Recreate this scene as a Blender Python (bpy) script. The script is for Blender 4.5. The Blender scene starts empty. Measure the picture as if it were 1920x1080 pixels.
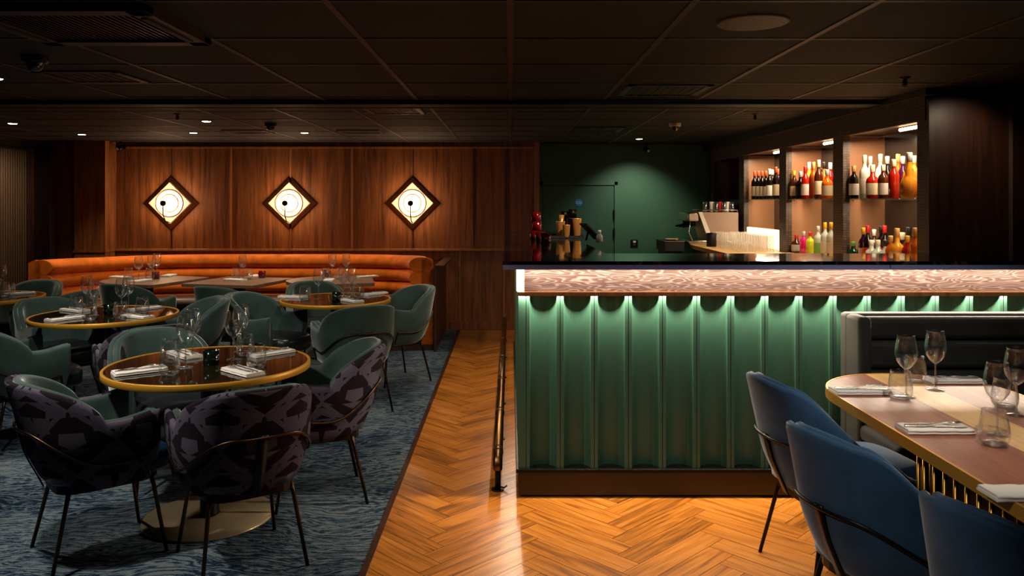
import bpy, bmesh, math, random
from mathutils import Vector, Matrix
PI = math.pi
scene = bpy.context.scene
C = scene.collection

# ------------------------------------------------------------------ camera, world, exposure
F, CX, CY, CAMZ = 1500.0, 957.0, 376.0, 1.55
cd = bpy.data.cameras.new('camera'); cam = bpy.data.objects.new('camera', cd); C.objects.link(cam)
cam.location = (0, 0, CAMZ); cam.rotation_euler = (PI/2, 0, 0)
cd.sensor_width = 36; cd.lens = F/1920*36
cd.shift_x = (960-CX)/1920; cd.shift_y = -(540-CY)/1920
cd.clip_start = 0.05; cd.clip_end = 60
scene.camera = cam
w = bpy.data.worlds.new('world'); scene.world = w; w.use_nodes = True
w.node_tree.nodes['Background'].inputs[0].default_value = (0.5, 0.6, 0.8, 1)
w.node_tree.nodes['Background'].inputs[1].default_value = 0.01
scene.view_settings.view_transform = 'Standard'; scene.view_settings.look = 'None'
scene.view_settings.gamma = 1; scene.view_settings.use_curve_mapping = False
scene.view_settings.exposure = 0.0
scene.cycles.max_bounces = 8; scene.cycles.transparent_max_bounces = 24
scene.cycles.sample_clamp_indirect = 3.0
scene.cycles.caustics_reflective = False; scene.cycles.caustics_refractive = False
try: scene.cycles.use_denoising = True
except Exception: pass

def at(px, py, z=0.75):
    y = (CAMZ-z)*F/(py-CY); return ((px-CX)*y/F, y)

def light(name, kind, loc, energy, col, aim=None, size=0.05, spot=70, blend=0.6, sy=None):
    l = bpy.data.lights.new(name, kind); l.energy = energy; l.color = col
    o = bpy.data.objects.new(name, l); C.objects.link(o); o.location = loc
    if kind == 'SPOT': l.spot_size = math.radians(spot); l.spot_blend = blend; l.shadow_soft_size = size
    elif kind == 'AREA':
        l.shape = 'RECTANGLE'; l.size = size; l.size_y = sy or size
    else: l.shadow_soft_size = size
    if aim is not None:
        d = Vector(aim)-Vector(loc); o.rotation_euler = d.to_track_quat('-Z', 'Y').to_euler()
        if kind == 'AREA':       # keep the long side of a strip along the world axis it is given in
            zz = -d.normalized(); xx = Vector((1, 0, 0)); xx = (xx-zz*xx.dot(zz)).normalized(); yy = zz.cross(xx)
            o.rotation_euler = Matrix((xx, yy, zz)).transposed().to_euler()
    return o
WARM = (1.0, 0.80, 0.58); NEUT = (1.0, 0.90, 0.76); HOT = (1.0, 0.68, 0.42)
ZN, ZF = 2.2, 2.25             # ceiling heights, near and far field
# downlights above the dining side and the right table, with added fill spots between
light('downlight_front_table', 'SPOT', (-2.1, 2.9, 2.15), 120, NEUT, (-1.65, 3.75, .6), .04, 95, .7)
light('downlight_left_front', 'SPOT', (-2.69, 4.22, 2.14), 60, NEUT, (-2.6, 4.2, 0), .04, 105, .8)
light('downlight_left_table', 'SPOT', (-2.9, 4.9, 2.14), 80, NEUT, (-2.85, 5.6, .6), .04, 95, .8)
light('downlight_far_table', 'SPOT', (-1.5, 5.9, 2.15), 40, NEUT, (-1.5, 6.5, .6), .04, 90, .8)
light('aisle_fill_near', 'SPOT', (-.35, 2.7, 2.15), 42, WARM, (-.3, 3.7, 0), .03, 70, .7)  # added fill for the aisle floor, no fixture in the ceiling here
light('aisle_fill_mid', 'SPOT', (-.3, 4.9, 2.15), 58, WARM, (-.3, 5.3, 0), .03, 60, .7)  # added fill for the middle of the aisle, no fixture above it
light('aisle_fill_far', 'SPOT', (-.3, 6.9, 2.2), 36, WARM, (-.3, 7.4, 0), .03, 60, .7)  # added fill for the far aisle floor, without a ceiling fixture
light('downlight_right_table', 'SPOT', (1.55, 2.3, 2.15), 54, NEUT, (1.65, 3.0, .7), .03, 85, .7)
light('downlight_right_front', 'SPOT', (.75, 2.3, 2.15), 12, WARM, (.75, 2.9, 0), .03, 78, .8)
light('bar_tools_fill', 'SPOT', (.75, 5.7, 2.17), 60, WARM, (.42, 6.4, 1.2), .03, 70, .8)  # added fill that brightens the gold shakers, no lamp hangs here
light('passage_fill', 'SPOT', (-5.9, 9.4, 2.2), 42, WARM, (-6.5, 10.4, .9), .03, 110, .8)  # added fill that lifts the fluted wall beyond the opening
light('blue_chair_fill', 'SPOT', (-.5, 1.2, 2.1), 60, NEUT, (1.15, 2.55, .4), .04, 36, .8)  # added fill from behind the camera, brightens the blue chair backs
light('counter_edge_fill', 'SPOT', (1.2, 1.4, 2.1), 18, (.75, .82, 1), (1.2, 4.0, 1.22), .04, 60, .9)  # added cool fill from the front for the counter edge
light('end_panel_fill', 'SPOT', (2.62, 4.3, 2.12), 5, WARM, (2.6, 4.69, 1.75), .03, 100, .9)  # added weak fill so the cabinet end panel shows brown
light('downlight_bench', 'SPOT', (2.2, 3.2, 2.15), 4, NEUT, (2.1, 3.6, .7), .03, 90, .8)
light('downlight_green_wall', 'SPOT', (1.52, 9.3, 2.2), 42, NEUT, (1.5, 9.85, 1.1), .03, 100, .9)
for i, (x, y, e) in enumerate([(-2.66, 7.0, 26), (-3.25, 8.2, 46), (-2.11, 8.2, 44), (-4.5, 8.4, 50), (-4.48, 7.2, 26), (-1.3, 8.3, 16)]):
    light('downlight_banquette', 'SPOT', (x, y, 2.215), e, WARM, (x, y+.12, 0), .03, 100, .8)

# ------------------------------------------------------------------ materials
def lin(c):
    return tuple(((v/255)/12.92 if v/255 <= .04045 else ((v/255+.055)/1.055)**2.4) for v in c)+(1,)
M = {}
def newmat(name):
    m = bpy.data.materials.new(name); m.use_nodes = True; M[name] = m
    nt = m.node_tree; return m, nt, nt.nodes['Principled BSDF']
def N(nt, t, **kw):
    n = nt.nodes.new(t)
    for k, v in kw.items():
        if k.startswith('i_'):
            n.inputs[k[2:].replace('_', ' ')].default_value = v
        else: setattr(n, k, v)
    return n
def ramp(nt, fac, stops):
    r = nt.nodes.new('ShaderNodeValToRGB'); e = r.color_ramp.elements
    while len(e) < len(stops): e.new(.5)
    for el, (p, c) in zip(e, stops): el.position = p; el.color = c
    nt.links.new(fac, r.inputs[0]); return r.outputs[0]
def mat(name, rgb, rough=.5, metal=0, sheen=0, coat=0, bump=0, bscale=200, emit=None, estr=0, vary=0, vscale=6, spec=.5):
    m, nt, b = newmat(name); L = nt.links
    b.inputs['Base Color'].default_value = lin(rgb); b.inputs['Roughness'].default_value = rough
    b.inputs['Metallic'].default_value = metal; b.inputs['Specular IOR Level'].default_value = spec
    if sheen:
        b.inputs['Sheen Weight'].default_value = sheen; b.inputs['Sheen Roughness'].default_value = .35
        b.inputs['Sheen Tint'].default_value = tuple(min(1, .7+.6*v) for v in lin(rgb)[:3])+(1,)
    if coat: b.inputs['Coat Weight'].default_value = coat; b.inputs['Coat Roughness'].default_value = .08
    if emit: b.inputs['Emission Color'].default_value = lin(emit); b.inputs['Emission Strength'].default_value = estr
    tc = N(nt, 'ShaderNodeTexCoord')
    if vary:
        n = N(nt, 'ShaderNodeTexNoise'); n.inputs['Scale'].default_value = vscale; n.inputs['Detail'].default_value = 3
        L.new(tc.outputs['Object'], n.inputs['Vector'])
        c = lin(rgb); a = tuple(v*(1-vary) for v in c[:3])+(1,); d = tuple(min(1, v*(1+vary)) for v in c[:3])+(1,)
        L.new(ramp(nt, n.outputs['Fac'], [(.3, a), (.7, d)]), b.inputs['Base Color'])
    if bump:
        n = N(nt, 'ShaderNodeTexNoise'); n.inputs['Scale'].default_value = bscale; n.inputs['Detail'].default_value = 2
        L.new(tc.outputs['Object'], n.inputs['Vector'])
        bp = N(nt, 'ShaderNodeBump'); bp.inputs['Strength'].default_value = bump; bp.inputs['Distance'].default_value = .002
        L.new(n.outputs['Fac'], bp.inputs['Height']); L.new(bp.outputs[0], b.inputs['Normal'])
    return m
def wood(name, dark, light_, axis='Z', rough=.4, scale=1.0, coat=0, stretch=14):
    m, nt, b = newmat(name); L = nt.links
    tc = N(nt, 'ShaderNodeTexCoord'); mp = N(nt, 'ShaderNodeMapping')
    s = [stretch*scale]*3; s['XYZ'.index(axis)] = .7*scale; mp.inputs['Scale'].default_value = s
    L.new(tc.outputs['Object'], mp.inputs['Vector'])
    n = N(nt, 'ShaderNodeTexNoise'); n.inputs['Scale'].default_value = 1.3; n.inputs['Detail'].default_value = 6; n.inputs['Roughness'].default_value = .62; n.inputs['Distortion'].default_value = .9
    L.new(mp.outputs[0], n.inputs['Vector'])
    n2 = N(nt, 'ShaderNodeTexNoise'); n2.inputs['Scale'].default_value = 9; n2.inputs['Detail'].default_value = 2
    L.new(mp.outputs[0], n2.inputs['Vector'])
    mx = N(nt, 'ShaderNodeMath', operation='ADD'); m2 = N(nt, 'ShaderNodeMath', operation='MULTIPLY'); m2.inputs[1].default_value = .35
    L.new(n2.outputs['Fac'], m2.inputs[0]); L.new(n.outputs['Fac'], mx.inputs[0]); L.new(m2.outputs[0], mx.inputs[1])
    mid = tuple((a+c)/2 for a, c in zip(lin(dark), lin(light_)))
    L.new(ramp(nt, mx.outputs[0], [(.42, lin(dark)), (.66, mid), (.9, lin(light_))]), b.inputs['Base Color'])
    b.inputs['Roughness'].default_value = rough
    if coat: b.inputs['Coat Weight'].default_value = coat; b.inputs['Coat Roughness'].default_value = .12
    bp = N(nt, 'ShaderNodeBump'); bp.inputs['Strength'].default_value = .12; bp.inputs['Distance'].default_value = .002
    L.new(mx.outputs[0], bp.inputs['Height']); L.new(bp.outputs[0], b.inputs['Normal'])
    return m

wood('wood_wall', (62, 32, 15), (150, 90, 46), 'Z', .42)
wood('wood_dark', (34, 17, 10), (72, 40, 24), 'Z', .4)
wood('wood_trim', (120, 74, 40), (176, 118, 66), 'Z', .4)
wood('wood_table', (104, 54, 38), (158, 96, 70), 'Y', .42, coat=.08)
wood('wood_stripe', (186, 138, 80), (226, 182, 118), 'Y', .42, coat=.08)
wood('wood_cafe', (98, 74, 58), (150, 118, 94), 'X', .4)
wood('wood_kick', (18, 9, 7), (32, 17, 12), 'X', .35)
wood('fluted_taupe', (82, 56, 36), (108, 80, 54), 'Z', .6)
def fabric(name, rgb, sheen):
    return mat(name, rgb, .75, sheen=sheen, bump=.15, bscale=350, vary=.22, vscale=9, spec=.2)
fabric('green_velvet', (48, 68, 64), 1.0)
fabric('teal_velvet', (30, 66, 66), .5)
fabric('blue_velvet', (44, 76, 108), .6)
fabric('grey_velvet', (36, 37, 32), .06)
fabric('orange_velvet', (236, 118, 28), .35)
mat('leather_dark', (26, 30, 36), .32, bump=.2, bscale=90)
mat('leather_blue', (14, 44, 72), .3, bump=.2, bscale=90)
mat('leather_taupe', (96, 80, 70), .4, bump=.2, bscale=90)
mat('black_metal', (16, 15, 14), .4, 0.6)
mat('bronze', (120, 88, 56), .32, 1, bump=.03)
mat('leg_bronze', (74, 56, 40), .35, 1)
mat('brass', (206, 158, 62), .34, 1)
mat('brass_band', (198, 144, 44), .42, .4)
mat('brass_disc', (178, 158, 126), .32, .5, vary=.1, vscale=3)
mat('gold', (236, 170, 90), .25, .6)
mat('steel', (190, 186, 178), .25, 1)
mat('steel_satin', (150, 128, 112), .4, .5)
mat('smoked_glass', (26, 22, 12), .03, 0, spec=.9)
mat('linen', (226, 220, 214), .8, bump=.2, bscale=500)
mat('ceiling_tile', (14, 12, 11), .75, bump=.25, bscale=300)
mat('ceiling_bar', (60, 42, 30), .5)
mat('black_paint', (9, 9, 10), .6)
mat('green_wall', (52, 96, 70), .6, bump=.06, bscale=60)
mat('green_door', (44, 84, 66), .5)
mat('bar_green', (46, 80, 64), .45, bump=.02, bscale=30)
mat('white_plastic', (200, 196, 188), .5)
mat('dark_glass', (12, 24, 18), .08, coat=.8)
mat('red_glass', (96, 6, 10), .1, coat=.8)
mat('led', (255, 240, 214), .5, emit=(255, 226, 190), estr=6)
mat('glow_panel', (255, 240, 214), .5, emit=(255, 220, 176), estr=2.2)
mat('led_tube', (255, 232, 200), .5, emit=(255, 214, 160), estr=16)
mat('lamp_white', (255, 246, 228), .5, emit=(255, 236, 205), estr=30)
mat('sconce_glass', (214, 180, 150), .5, emit=(255, 214, 170), estr=.15)
mat('sconce_ring', (150, 86, 44), .4)
mat('sign_blue', (20, 120, 190), .4)
mat('cabinet_back', (30, 22, 18), .25, spec=.7)
mat('cabinet_side', (150, 106, 76), .35)
mat('white_ceramic', (220, 214, 205), .3)
for nm, c in dict(amber=(206, 96, 14), gold_liquor=(232, 150, 40), red_liquor=(150, 24, 12), dark_bottle=(20, 12, 12), green_bottle=(20, 60, 34),
                  clear_bottle=(196, 200, 188), pink=(214, 20, 110), lime=(190, 200, 40), teal_bottle=(30, 92, 96), brown_bottle=(70, 30, 12), purple=(60, 16, 50)).items():
    mat('bottle_'+nm, c, .1, coat=.5)
for nm, c in dict(cream=(226, 208, 176), white=(232, 228, 220), yellow=(224, 170, 40), blue=(60, 70, 150), black=(16, 14, 14), red=(196, 24, 30),
                  tan=(200, 150, 84), orange=(190, 70, 34), silver=(180, 180, 180), mint=(120, 170, 90)).items():
    mat('paper_'+nm, c, .5)

def thin_glass(name, tint=(.97, .98, .98, 1), base=.13, k=.95):
    m, nt, b = newmat(name); L = nt.links; nt.nodes.remove(b)
    out = nt.nodes['Material Output']
    tr = N(nt, 'ShaderNodeBsdfTransparent'); tr.inputs[0].default_value = tint
    gl = N(nt, 'ShaderNodeBsdfGlossy'); gl.inputs['Roughness'].default_value = .03; gl.inputs['Color'].default_value = (1, 1, 1, 1)
    lw = N(nt, 'ShaderNodeLayerWeight'); lw.inputs['Blend'].default_value = .5
    p = N(nt, 'ShaderNodeMath', operation='POWER'); p.inputs[1].default_value = 1.9
    a = N(nt, 'ShaderNodeMath', operation='MULTIPLY_ADD'); a.inputs[1].default_value = k; a.inputs[2].default_value = base
    L.new(lw.outputs['Facing'], p.inputs[0]); L.new(p.outputs[0], a.inputs[0])
    g2 = N(nt, 'ShaderNodeBsdfGlossy'); g2.inputs['Roughness'].default_value = .35; g3 = N(nt, 'ShaderNodeMixShader'); g3.inputs[0].default_value = .15
    L.new(gl.outputs[0], g3.inputs[1]); L.new(g2.outputs[0], g3.inputs[2])
    mx = N(nt, 'ShaderNodeMixShader'); L.new(a.outputs[0], mx.inputs[0]); L.new(tr.outputs[0], mx.inputs[1]); L.new(g3.outputs[0], mx.inputs[2])
    L.new(mx.outputs[0], out.inputs['Surface'])
    return m
thin_glass('glass'); thin_glass('glass_base', (.85, .87, .86, 1), .22, .7)
def m_lit():
    m, nt, b = newmat('lit_glass_tint'); L = nt.links; out = nt.nodes['Material Output']
    b.inputs['Base Color'].default_value = (.7, .68, .62, 1); b.inputs['Roughness'].default_value = .12  # cream glow of the lit glasses is put into this colour
    tr = N(nt, 'ShaderNodeBsdfTransparent'); lw = N(nt, 'ShaderNodeLayerWeight'); lw.inputs['Blend'].default_value = .5
    a = N(nt, 'ShaderNodeMath', operation='MULTIPLY_ADD'); a.inputs[1].default_value = .55; a.inputs[2].default_value = .05
    L.new(lw.outputs['Facing'], a.inputs[0]); mx = N(nt, 'ShaderNodeMixShader'); L.new(a.outputs[0], mx.inputs[0]); L.new(tr.outputs[0], mx.inputs[1]); L.new(b.outputs[0], mx.inputs[2])
    L.new(mx.outputs[0], out.inputs['Surface'])
m_lit()
thin_glass('glass_shelf', (.72, .85, .78, 1), .1, .6)

def m_carpet():
    m, nt, b = newmat('carpet'); L = nt.links
    tc = N(nt, 'ShaderNodeTexCoord')
    mp = N(nt, 'ShaderNodeMapping'); mp.inputs['Scale'].default_value = (1.6, 5.5, 1)
    n0 = N(nt, 'ShaderNodeTexNoise'); n0.inputs['Scale'].default_value = .8; n0.inputs['Detail'].default_value = 2
    L.new(tc.outputs['Object'], n0.inputs['Vector'])
    mixv = N(nt, 'ShaderNodeMix', data_type='VECTOR'); mixv.inputs['Factor'].default_value = .45
    L.new(tc.outputs['Object'], mixv.inputs[4]); L.new(n0.outputs['Color'], mixv.inputs[5])
    L.new(mixv.outputs[1], mp.inputs['Vector'])
    wv = N(nt, 'ShaderNodeTexWave', wave_type='BANDS', bands_direction='Y'); wv.inputs['Scale'].default_value = 3.2; wv.inputs['Distortion'].default_value = 15; wv.inputs['Detail'].default_value = 3; wv.inputs['Detail Scale'].default_value = 2.6
    L.new(mp.outputs[0], wv.inputs['Vector'])
    n1 = N(nt, 'ShaderNodeTexNoise'); n1.inputs['Scale'].default_value = 130; n1.inputs['Detail'].default_value = 2
    L.new(tc.outputs['Object'], n1.inputs['Vector'])
    n2 = N(nt, 'ShaderNodeTexNoise'); n2.inputs['Scale'].default_value = 1.4; n2.inputs['Detail'].default_value = 2
    L.new(tc.outputs['Object'], n2.inputs['Vector'])
    s1 = N(nt, 'ShaderNodeMath', operation='MULTIPLY_ADD'); s1.inputs[1].default_value = .38; L.new(wv.outputs['Fac'], s1.inputs[0])
    s0 = N(nt, 'ShaderNodeMath', operation='MULTIPLY'); s0.inputs[1].default_value = .7; L.new(n2.outputs['Fac'], s0.inputs[0]); L.new(s0.outputs[0], s1.inputs[2])
    s2 = N(nt, 'ShaderNodeMath', operation='MULTIPLY_ADD'); s2.inputs[1].default_value = .5; L.new(n1.outputs['Fac'], s2.inputs[0]); L.new(s1.outputs[0], s2.inputs[2])
    L.new(ramp(nt, s2.outputs[0], [(.38, lin((8, 15, 28))), (.62, lin((22, 38, 58))), (.80, lin((66, 84, 98))), (1, lin((104, 114, 118)))]), b.inputs['Base Color'])
    b.inputs['Roughness'].default_value = .95; b.inputs['Specular IOR Level'].default_value = .1
    bp = N(nt, 'ShaderNodeBump'); bp.inputs['Strength'].default_value = .6; bp.inputs['Distance'].default_value = .006
    L.new(s2.outputs[0], bp.inputs['Height']); L.new(bp.outputs[0], b.inputs['Normal'])
m_carpet()

def m_parquet():
    m, nt, b = newmat('parquet'); L = nt.links
    uv = N(nt, 'ShaderNodeUVMap'); at_ = N(nt, 'ShaderNodeAttribute', attribute_name='plank')
    mp = N(nt, 'ShaderNodeMapping'); mp.inputs['Scale'].default_value = (1.5, 22, 1); L.new(uv.outputs[0], mp.inputs['Vector'])
    cmb = N(nt, 'ShaderNodeCombineXYZ'); mm = N(nt, 'ShaderNodeMath', operation='MULTIPLY'); mm.inputs[1].default_value = 30
    L.new(at_.outputs['Fac'], mm.inputs[0]); L.new(mm.outputs[0], cmb.inputs[2]); L.new(cmb.outputs[0], mp.inputs['Location'])
    n = N(nt, 'ShaderNodeTexNoise'); n.inputs['Scale'].default_value = 1.6; n.inputs['Detail'].default_value = 5; n.inputs['Distortion'].default_value = 1.2
    L.new(mp.outputs[0], n.inputs['Vector'])
    a = N(nt, 'ShaderNodeMath', operation='MULTIPLY_ADD'); a.inputs[1].default_value = .16; L.new(at_.outputs['Fac'], a.inputs[0]); L.new(n.outputs['Fac'], a.inputs[2])
    L.new(ramp(nt, a.outputs[0], [(.36, lin((112, 64, 18))), (.6, lin((176, 106, 34))), (.85, lin((200, 130, 56)))]), b.inputs['Base Color'])
    b.inputs['Roughness'].default_value = .3; b.inputs['Coat Weight'].default_value = .25; b.inputs['Coat Roughness'].default_value = .22
    bp = N(nt, 'ShaderNodeBump'); bp.inputs['Strength'].default_value = .15; bp.inputs['Distance'].default_value = .002
    L.new(n.outputs['Fac'], bp.inputs['Height']); L.new(bp.outputs[0], b.inputs['Normal'])
m_parquet()

def m_ikat():
    m, nt, b = newmat('ikat_fabric'); L = nt.links
    def mth(op, a, c=None, d=None):
        n = N(nt, 'ShaderNodeMath', operation=op)
        for i, v in enumerate((a, c, d)):
            if v is None: continue
            if isinstance(v, (int, float)): n.inputs[i].default_value = v
            else: L.new(v, n.inputs[i])
        return n.outputs[0]
    uv = N(nt, 'ShaderNodeUVMap'); sp = N(nt, 'ShaderNodeSeparateXYZ'); L.new(uv.outputs[0], sp.inputs[0])
    U, V = sp.outputs[0], sp.outputs[1]
    p = mth('ABSOLUTE', mth('SUBTRACT', mth('FRACT', mth('MULTIPLY', U, 2.6)), .5))
    q = mth('ABSOLUTE', mth('SUBTRACT', mth('FRACT', mth('MULTIPLY', V, 3.6)), .5))
    jag = mth('MULTIPLY', mth('FRACT', mth('MULTIPLY', V, 15)), .2)
    big = mth('ADD', mth('ADD', p, q), jag)
    ring = mth('FRACT', mth('MULTIPLY', big, 1.75))
    k = mth('GREATER_THAN', ring, .56)
    line = mth('LESS_THAN', mth('ABSOLUTE', mth('SUBTRACT', mth('ADD', p, q), .47)), .045)
    f = mth('MAXIMUM', k, line)
    tc = N(nt, 'ShaderNodeTexCoord'); n = N(nt, 'ShaderNodeTexNoise'); n.inputs['Scale'].default_value = 160; L.new(tc.outputs['Object'], n.inputs['Vector'])
    f2 = mth('ADD', mth('MULTIPLY', f, .8), mth('MULTIPLY', n.outputs['Fac'], .3))
    L.new(ramp(nt, f2, [(.1, lin((26, 19, 26))), (.35, lin((38, 28, 36))), (.75, lin((62, 57, 72))), (1, lin((82, 77, 94)))]), b.inputs['Base Color'])
    b.inputs['Roughness'].default_value = .9; b.inputs['Specular IOR Level'].default_value = .1
m_ikat()

def m_mosaic():
    m, nt, b = newmat('mosaic_tile'); L = nt.links
    tc = N(nt, 'ShaderNodeTexCoord'); sp = N(nt, 'ShaderNodeSeparateXYZ'); cb = N(nt, 'ShaderNodeCombineXYZ')
    ad = N(nt, 'ShaderNodeMath', operation='ADD')
    L.new(tc.outputs['Object'], sp.inputs[0]); L.new(sp.outputs[0], ad.inputs[0]); L.new(sp.outputs[1], ad.inputs[1])
    L.new(ad.outputs[0], cb.inputs[0]); L.new(sp.outputs[2], cb.inputs[1])
    br = N(nt, 'ShaderNodeTexBrick'); br.offset = 0; br.inputs['Scale'].default_value = 1; br.inputs['Brick Width'].default_value = .03; br.inputs['Row Height'].default_value = .018
    br.inputs['Mortar Size'].default_value = .0022; br.inputs['Color1'].default_value = lin((92, 66, 50)); br.inputs['Color2'].default_value = lin((60, 44, 34)); br.inputs['Mortar'].default_value = lin((12, 9, 8))
    L.new(cb.outputs[0], br.inputs['Vector']); L.new(br.outputs['Color'], b.inputs['Base Color']); b.inputs['Roughness'].default_value = .5
m_mosaic()

def m_grain():
    m, nt, b = newmat('cerused_oak'); L = nt.links
    tc = N(nt, 'ShaderNodeTexCoord'); mp = N(nt, 'ShaderNodeMapping'); mp.inputs['Scale'].default_value = (2.0, 2.0, 15)
    L.new(tc.outputs['Object'], mp.inputs['Vector'])
    n = N(nt, 'ShaderNodeTexNoise'); n.inputs['Scale'].default_value = 1.2; n.inputs['Detail'].default_value = 2; L.new(mp.outputs[0], n.inputs['Vector'])
    s = N(nt, 'ShaderNodeMath', operation='MULTIPLY'); s.inputs[1].default_value = 20; L.new(n.outputs['Fac'], s.inputs[0])
    fr = N(nt, 'ShaderNodeMath', operation='FRACT'); L.new(s.outputs[0], fr.inputs[0])
    L.new(ramp(nt, fr.outputs[0], [(0, lin((190, 172, 160))), (.25, lin((136, 110, 98))), (.75, lin((116, 92, 82))), (1, lin((190, 172, 160)))]), b.inputs['Base Color'])
    b.inputs['Roughness'].default_value = .5
m_grain()
def m_marble():
    m, nt, b = newmat('black_marble'); L = nt.links
    tc = N(nt, 'ShaderNodeTexCoord'); n = N(nt, 'ShaderNodeTexNoise'); n.inputs['Scale'].default_value = 2.2; n.inputs['Detail'].default_value = 7; n.inputs['Distortion'].default_value = 1.6
    L.new(tc.outputs['Object'], n.inputs['Vector'])
    L.new(ramp(nt, n.outputs['Fac'], [(0, lin((12, 12, 14))), (.48, lin((20, 19, 22))), (.5, lin((74, 66, 62))), (.52, lin((20, 19, 22))), (1, lin((28, 27, 32)))]), b.inputs['Base Color'])
    b.inputs['Roughness'].default_value = .09; b.inputs['Coat Weight'].default_value = .5
m_marble()

# ------------------------------------------------------------------ mesh helpers
def newbm(): return bmesh.new()
def obj(name, bm, m, parent=None, loc=None, rz=None, slots=None):
    me = bpy.data.meshes.new(name); bm.to_mesh(me); bm.free()
    if m is not None: me.materials.append(M[m] if isinstance(m, str) else m)
    for s in slots or []: me.materials.append(M[s])
    o = bpy.data.objects.new(name, me); C.objects.link(o)
    if parent is not None: o.parent = parent
    if loc is not None: o.location = loc
    if rz is not None: o.rotation_euler = (0, 0, rz)
    return o
def tag(o, label=None, cat=None, group=None, kind=None):
    if label: o['label'] = label
    if cat: o['category'] = cat
    if group: o['group'] = group
    if kind: o['kind'] = kind
    return o
def thing(name, label, cat, loc=(0, 0, 0), rz=0, group=None):
    o = bpy.data.objects.new(name, None); C.objects.link(o); o.location = loc; o.rotation_euler = (0, 0, rz)
    o.empty_display_size = .05
    return tag(o, label, cat, group)
def struct(name, bm, m, **k): return tag(obj(name, bm, m, **k), kind='structure')
KIDS = {}
def dup(root, loc, rz=0, label=None, group=None, parent=None):
    r = root.copy(); C.objects.link(r); r.location = loc; r.rotation_euler = (0, 0, rz)
    if label: r['label'] = label
    if group: r['group'] = group
    for ch in list(root.children):
        c = ch.copy(); C.objects.link(c); c.parent = r
        for g in list(ch.children):
            d = g.copy(); C.objects.link(d); d.parent = c
    return r

def box(bm, x0, x1, y0, y1, z0, z1, bev=0, mi=0):
    vs = [bm.verts.new((x, y, z)) for x in (x0, x1) for y in (y0, y1) for z in (z0, z1)]
    fs = [bm.faces.new([vs[i] for i in q]) for q in ((0, 1, 3, 2), (4, 6, 7, 5), (0, 4, 5, 1), (2, 3, 7, 6), (0, 2, 6, 4), (1, 5, 7, 3))]
    for f in fs: f.material_index = mi
    if bev:
        es = list({e for f in fs for e in f.edges})
        r = bmesh.ops.bevel(bm, geom=es, offset=bev, segments=2, affect='EDGES', profile=.5)
        for f in r['faces']: f.smooth = True; f.material_index = mi
    return vs
def tube(bm, pts, r, seg=8, cap=True, r2=None):
    pts = [Vector(p) for p in pts]; rings = []; n = len(pts); prev = None
    for i, p in enumerate(pts):
        t = (pts[min(i+1, n-1)]-pts[max(i-1, 0)]).normalized()
        if prev is None: u = t.orthogonal().normalized()
        else: u = (prev-t*prev.dot(t)).normalized()
        prev = u; v = t.cross(u); rr = r if r2 is None else r+(r2-r)*i/(n-1)
        rings.append([bm.verts.new(p+(u*math.cos(2*PI*k/seg)+v*math.sin(2*PI*k/seg))*rr) for k in range(seg)])
    for a, b in zip(rings, rings[1:]):
        for k in range(seg):
            bm.faces.new((a[k], a[(k+1) % seg], b[(k+1) % seg], b[k])).smooth = True
    if cap: bm.faces.new(rings[0][::-1]); bm.faces.new(rings[-1])
def smooth_path(ctrl, per=6):
    c = [Vector(p) for p in ctrl]; out = []
    for i in range(len(c)-1):
        p0, p1, p2, p3 = c[max(i-1, 0)], c[i], c[i+1], c[min(i+2, len(c)-1)]
        for k in range(per):
            t = k/per
            out.append(.5*((2*p1)+(p2-p0)*t+(2*p0-5*p1+4*p2-p3)*t*t+(3*p1-p0-3*p2+p3)*t**3))
    out.append(c[-1]); return out
def lathe(bm, prof, seg=24, c=(0, 0, 0), smooth=True, mi=0, closed=False):
    rings = []
    for r, z in prof:
        if r < 1e-5: rings.append([bm.verts.new((c[0], c[1], c[2]+z))])
        else: rings.append([bm.verts.new((c[0]+r*math.cos(2*PI*k/seg), c[1]+r*math.sin(2*PI*k/seg), c[2]+z)) for k in range(seg)])
    for a, b in zip(rings, rings[1:]):
        if len(a) == len(b) == 1: continue
        for k in range(seg):
            j = (k+1) % seg
            if len(a) == 1: f = bm.faces.new((a[0], b[j], b[k]))
            elif len(b) == 1: f = bm.faces.new((a[k], a[j], b[0]))
            else: f = bm.faces.new((a[k], a[j], b[j], b[k]))
            f.smooth = smooth; f.material_index = mi
def prism(bm, poly, z0, z1, bev=0, mi=0, smooth_side=False):
    a = [bm.verts.new((x, y, z0)) for x, y in poly]; b = [bm.verts.new((x, y, z1)) for x, y in poly]; n = len(poly)
    fs = [bm.faces.new(a[::-1]), bm.faces.new(b)]
    for i in range(n):
        f = bm.faces.new((a[i], a[(i+1) % n], b[(i+1) % n], b[i])); f.smooth = smooth_side; fs.append(f)
    for f in fs: f.material_index = mi
    if bev:
        es = [e for e in {e for f in fs[:2] for e in f.edges}]
        bmesh.ops.bevel(bm, geom=es, offset=bev, segments=2, affect='EDGES')
def loft(bm, loops, uvs=None, mi=0, caps=True, closed=True):
    L = [[bm.verts.new(p) for p in lp] for lp in loops]; n = len(L[0])
    uvl = bm.loops.layers.uv.verify() if uvs else None
    rng = range(n) if closed else range(n-1)
    for i in range(len(L)-1):
        for k in rng:
            j = (k+1) % n
            f = bm.faces.new((L[i][k], L[i+1][k], L[i+1][j], L[i][j])); f.smooth = True; f.material_index = mi
            if uvs:
                for lp, (a, b) in zip(f.loops, ((i, k), (i+1, k), (i+1, j), (i, j))): lp[uvl].uv = uvs[a][b]
    if caps:
        for q in (L[0], L[-1][::-1]):
            f = bm.faces.new(q); f.material_index = mi
            if uvs:
                for lp in f.loops: lp[uvl].uv = (lp.vert.co.y*1.2, lp.vert.co.z)
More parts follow.
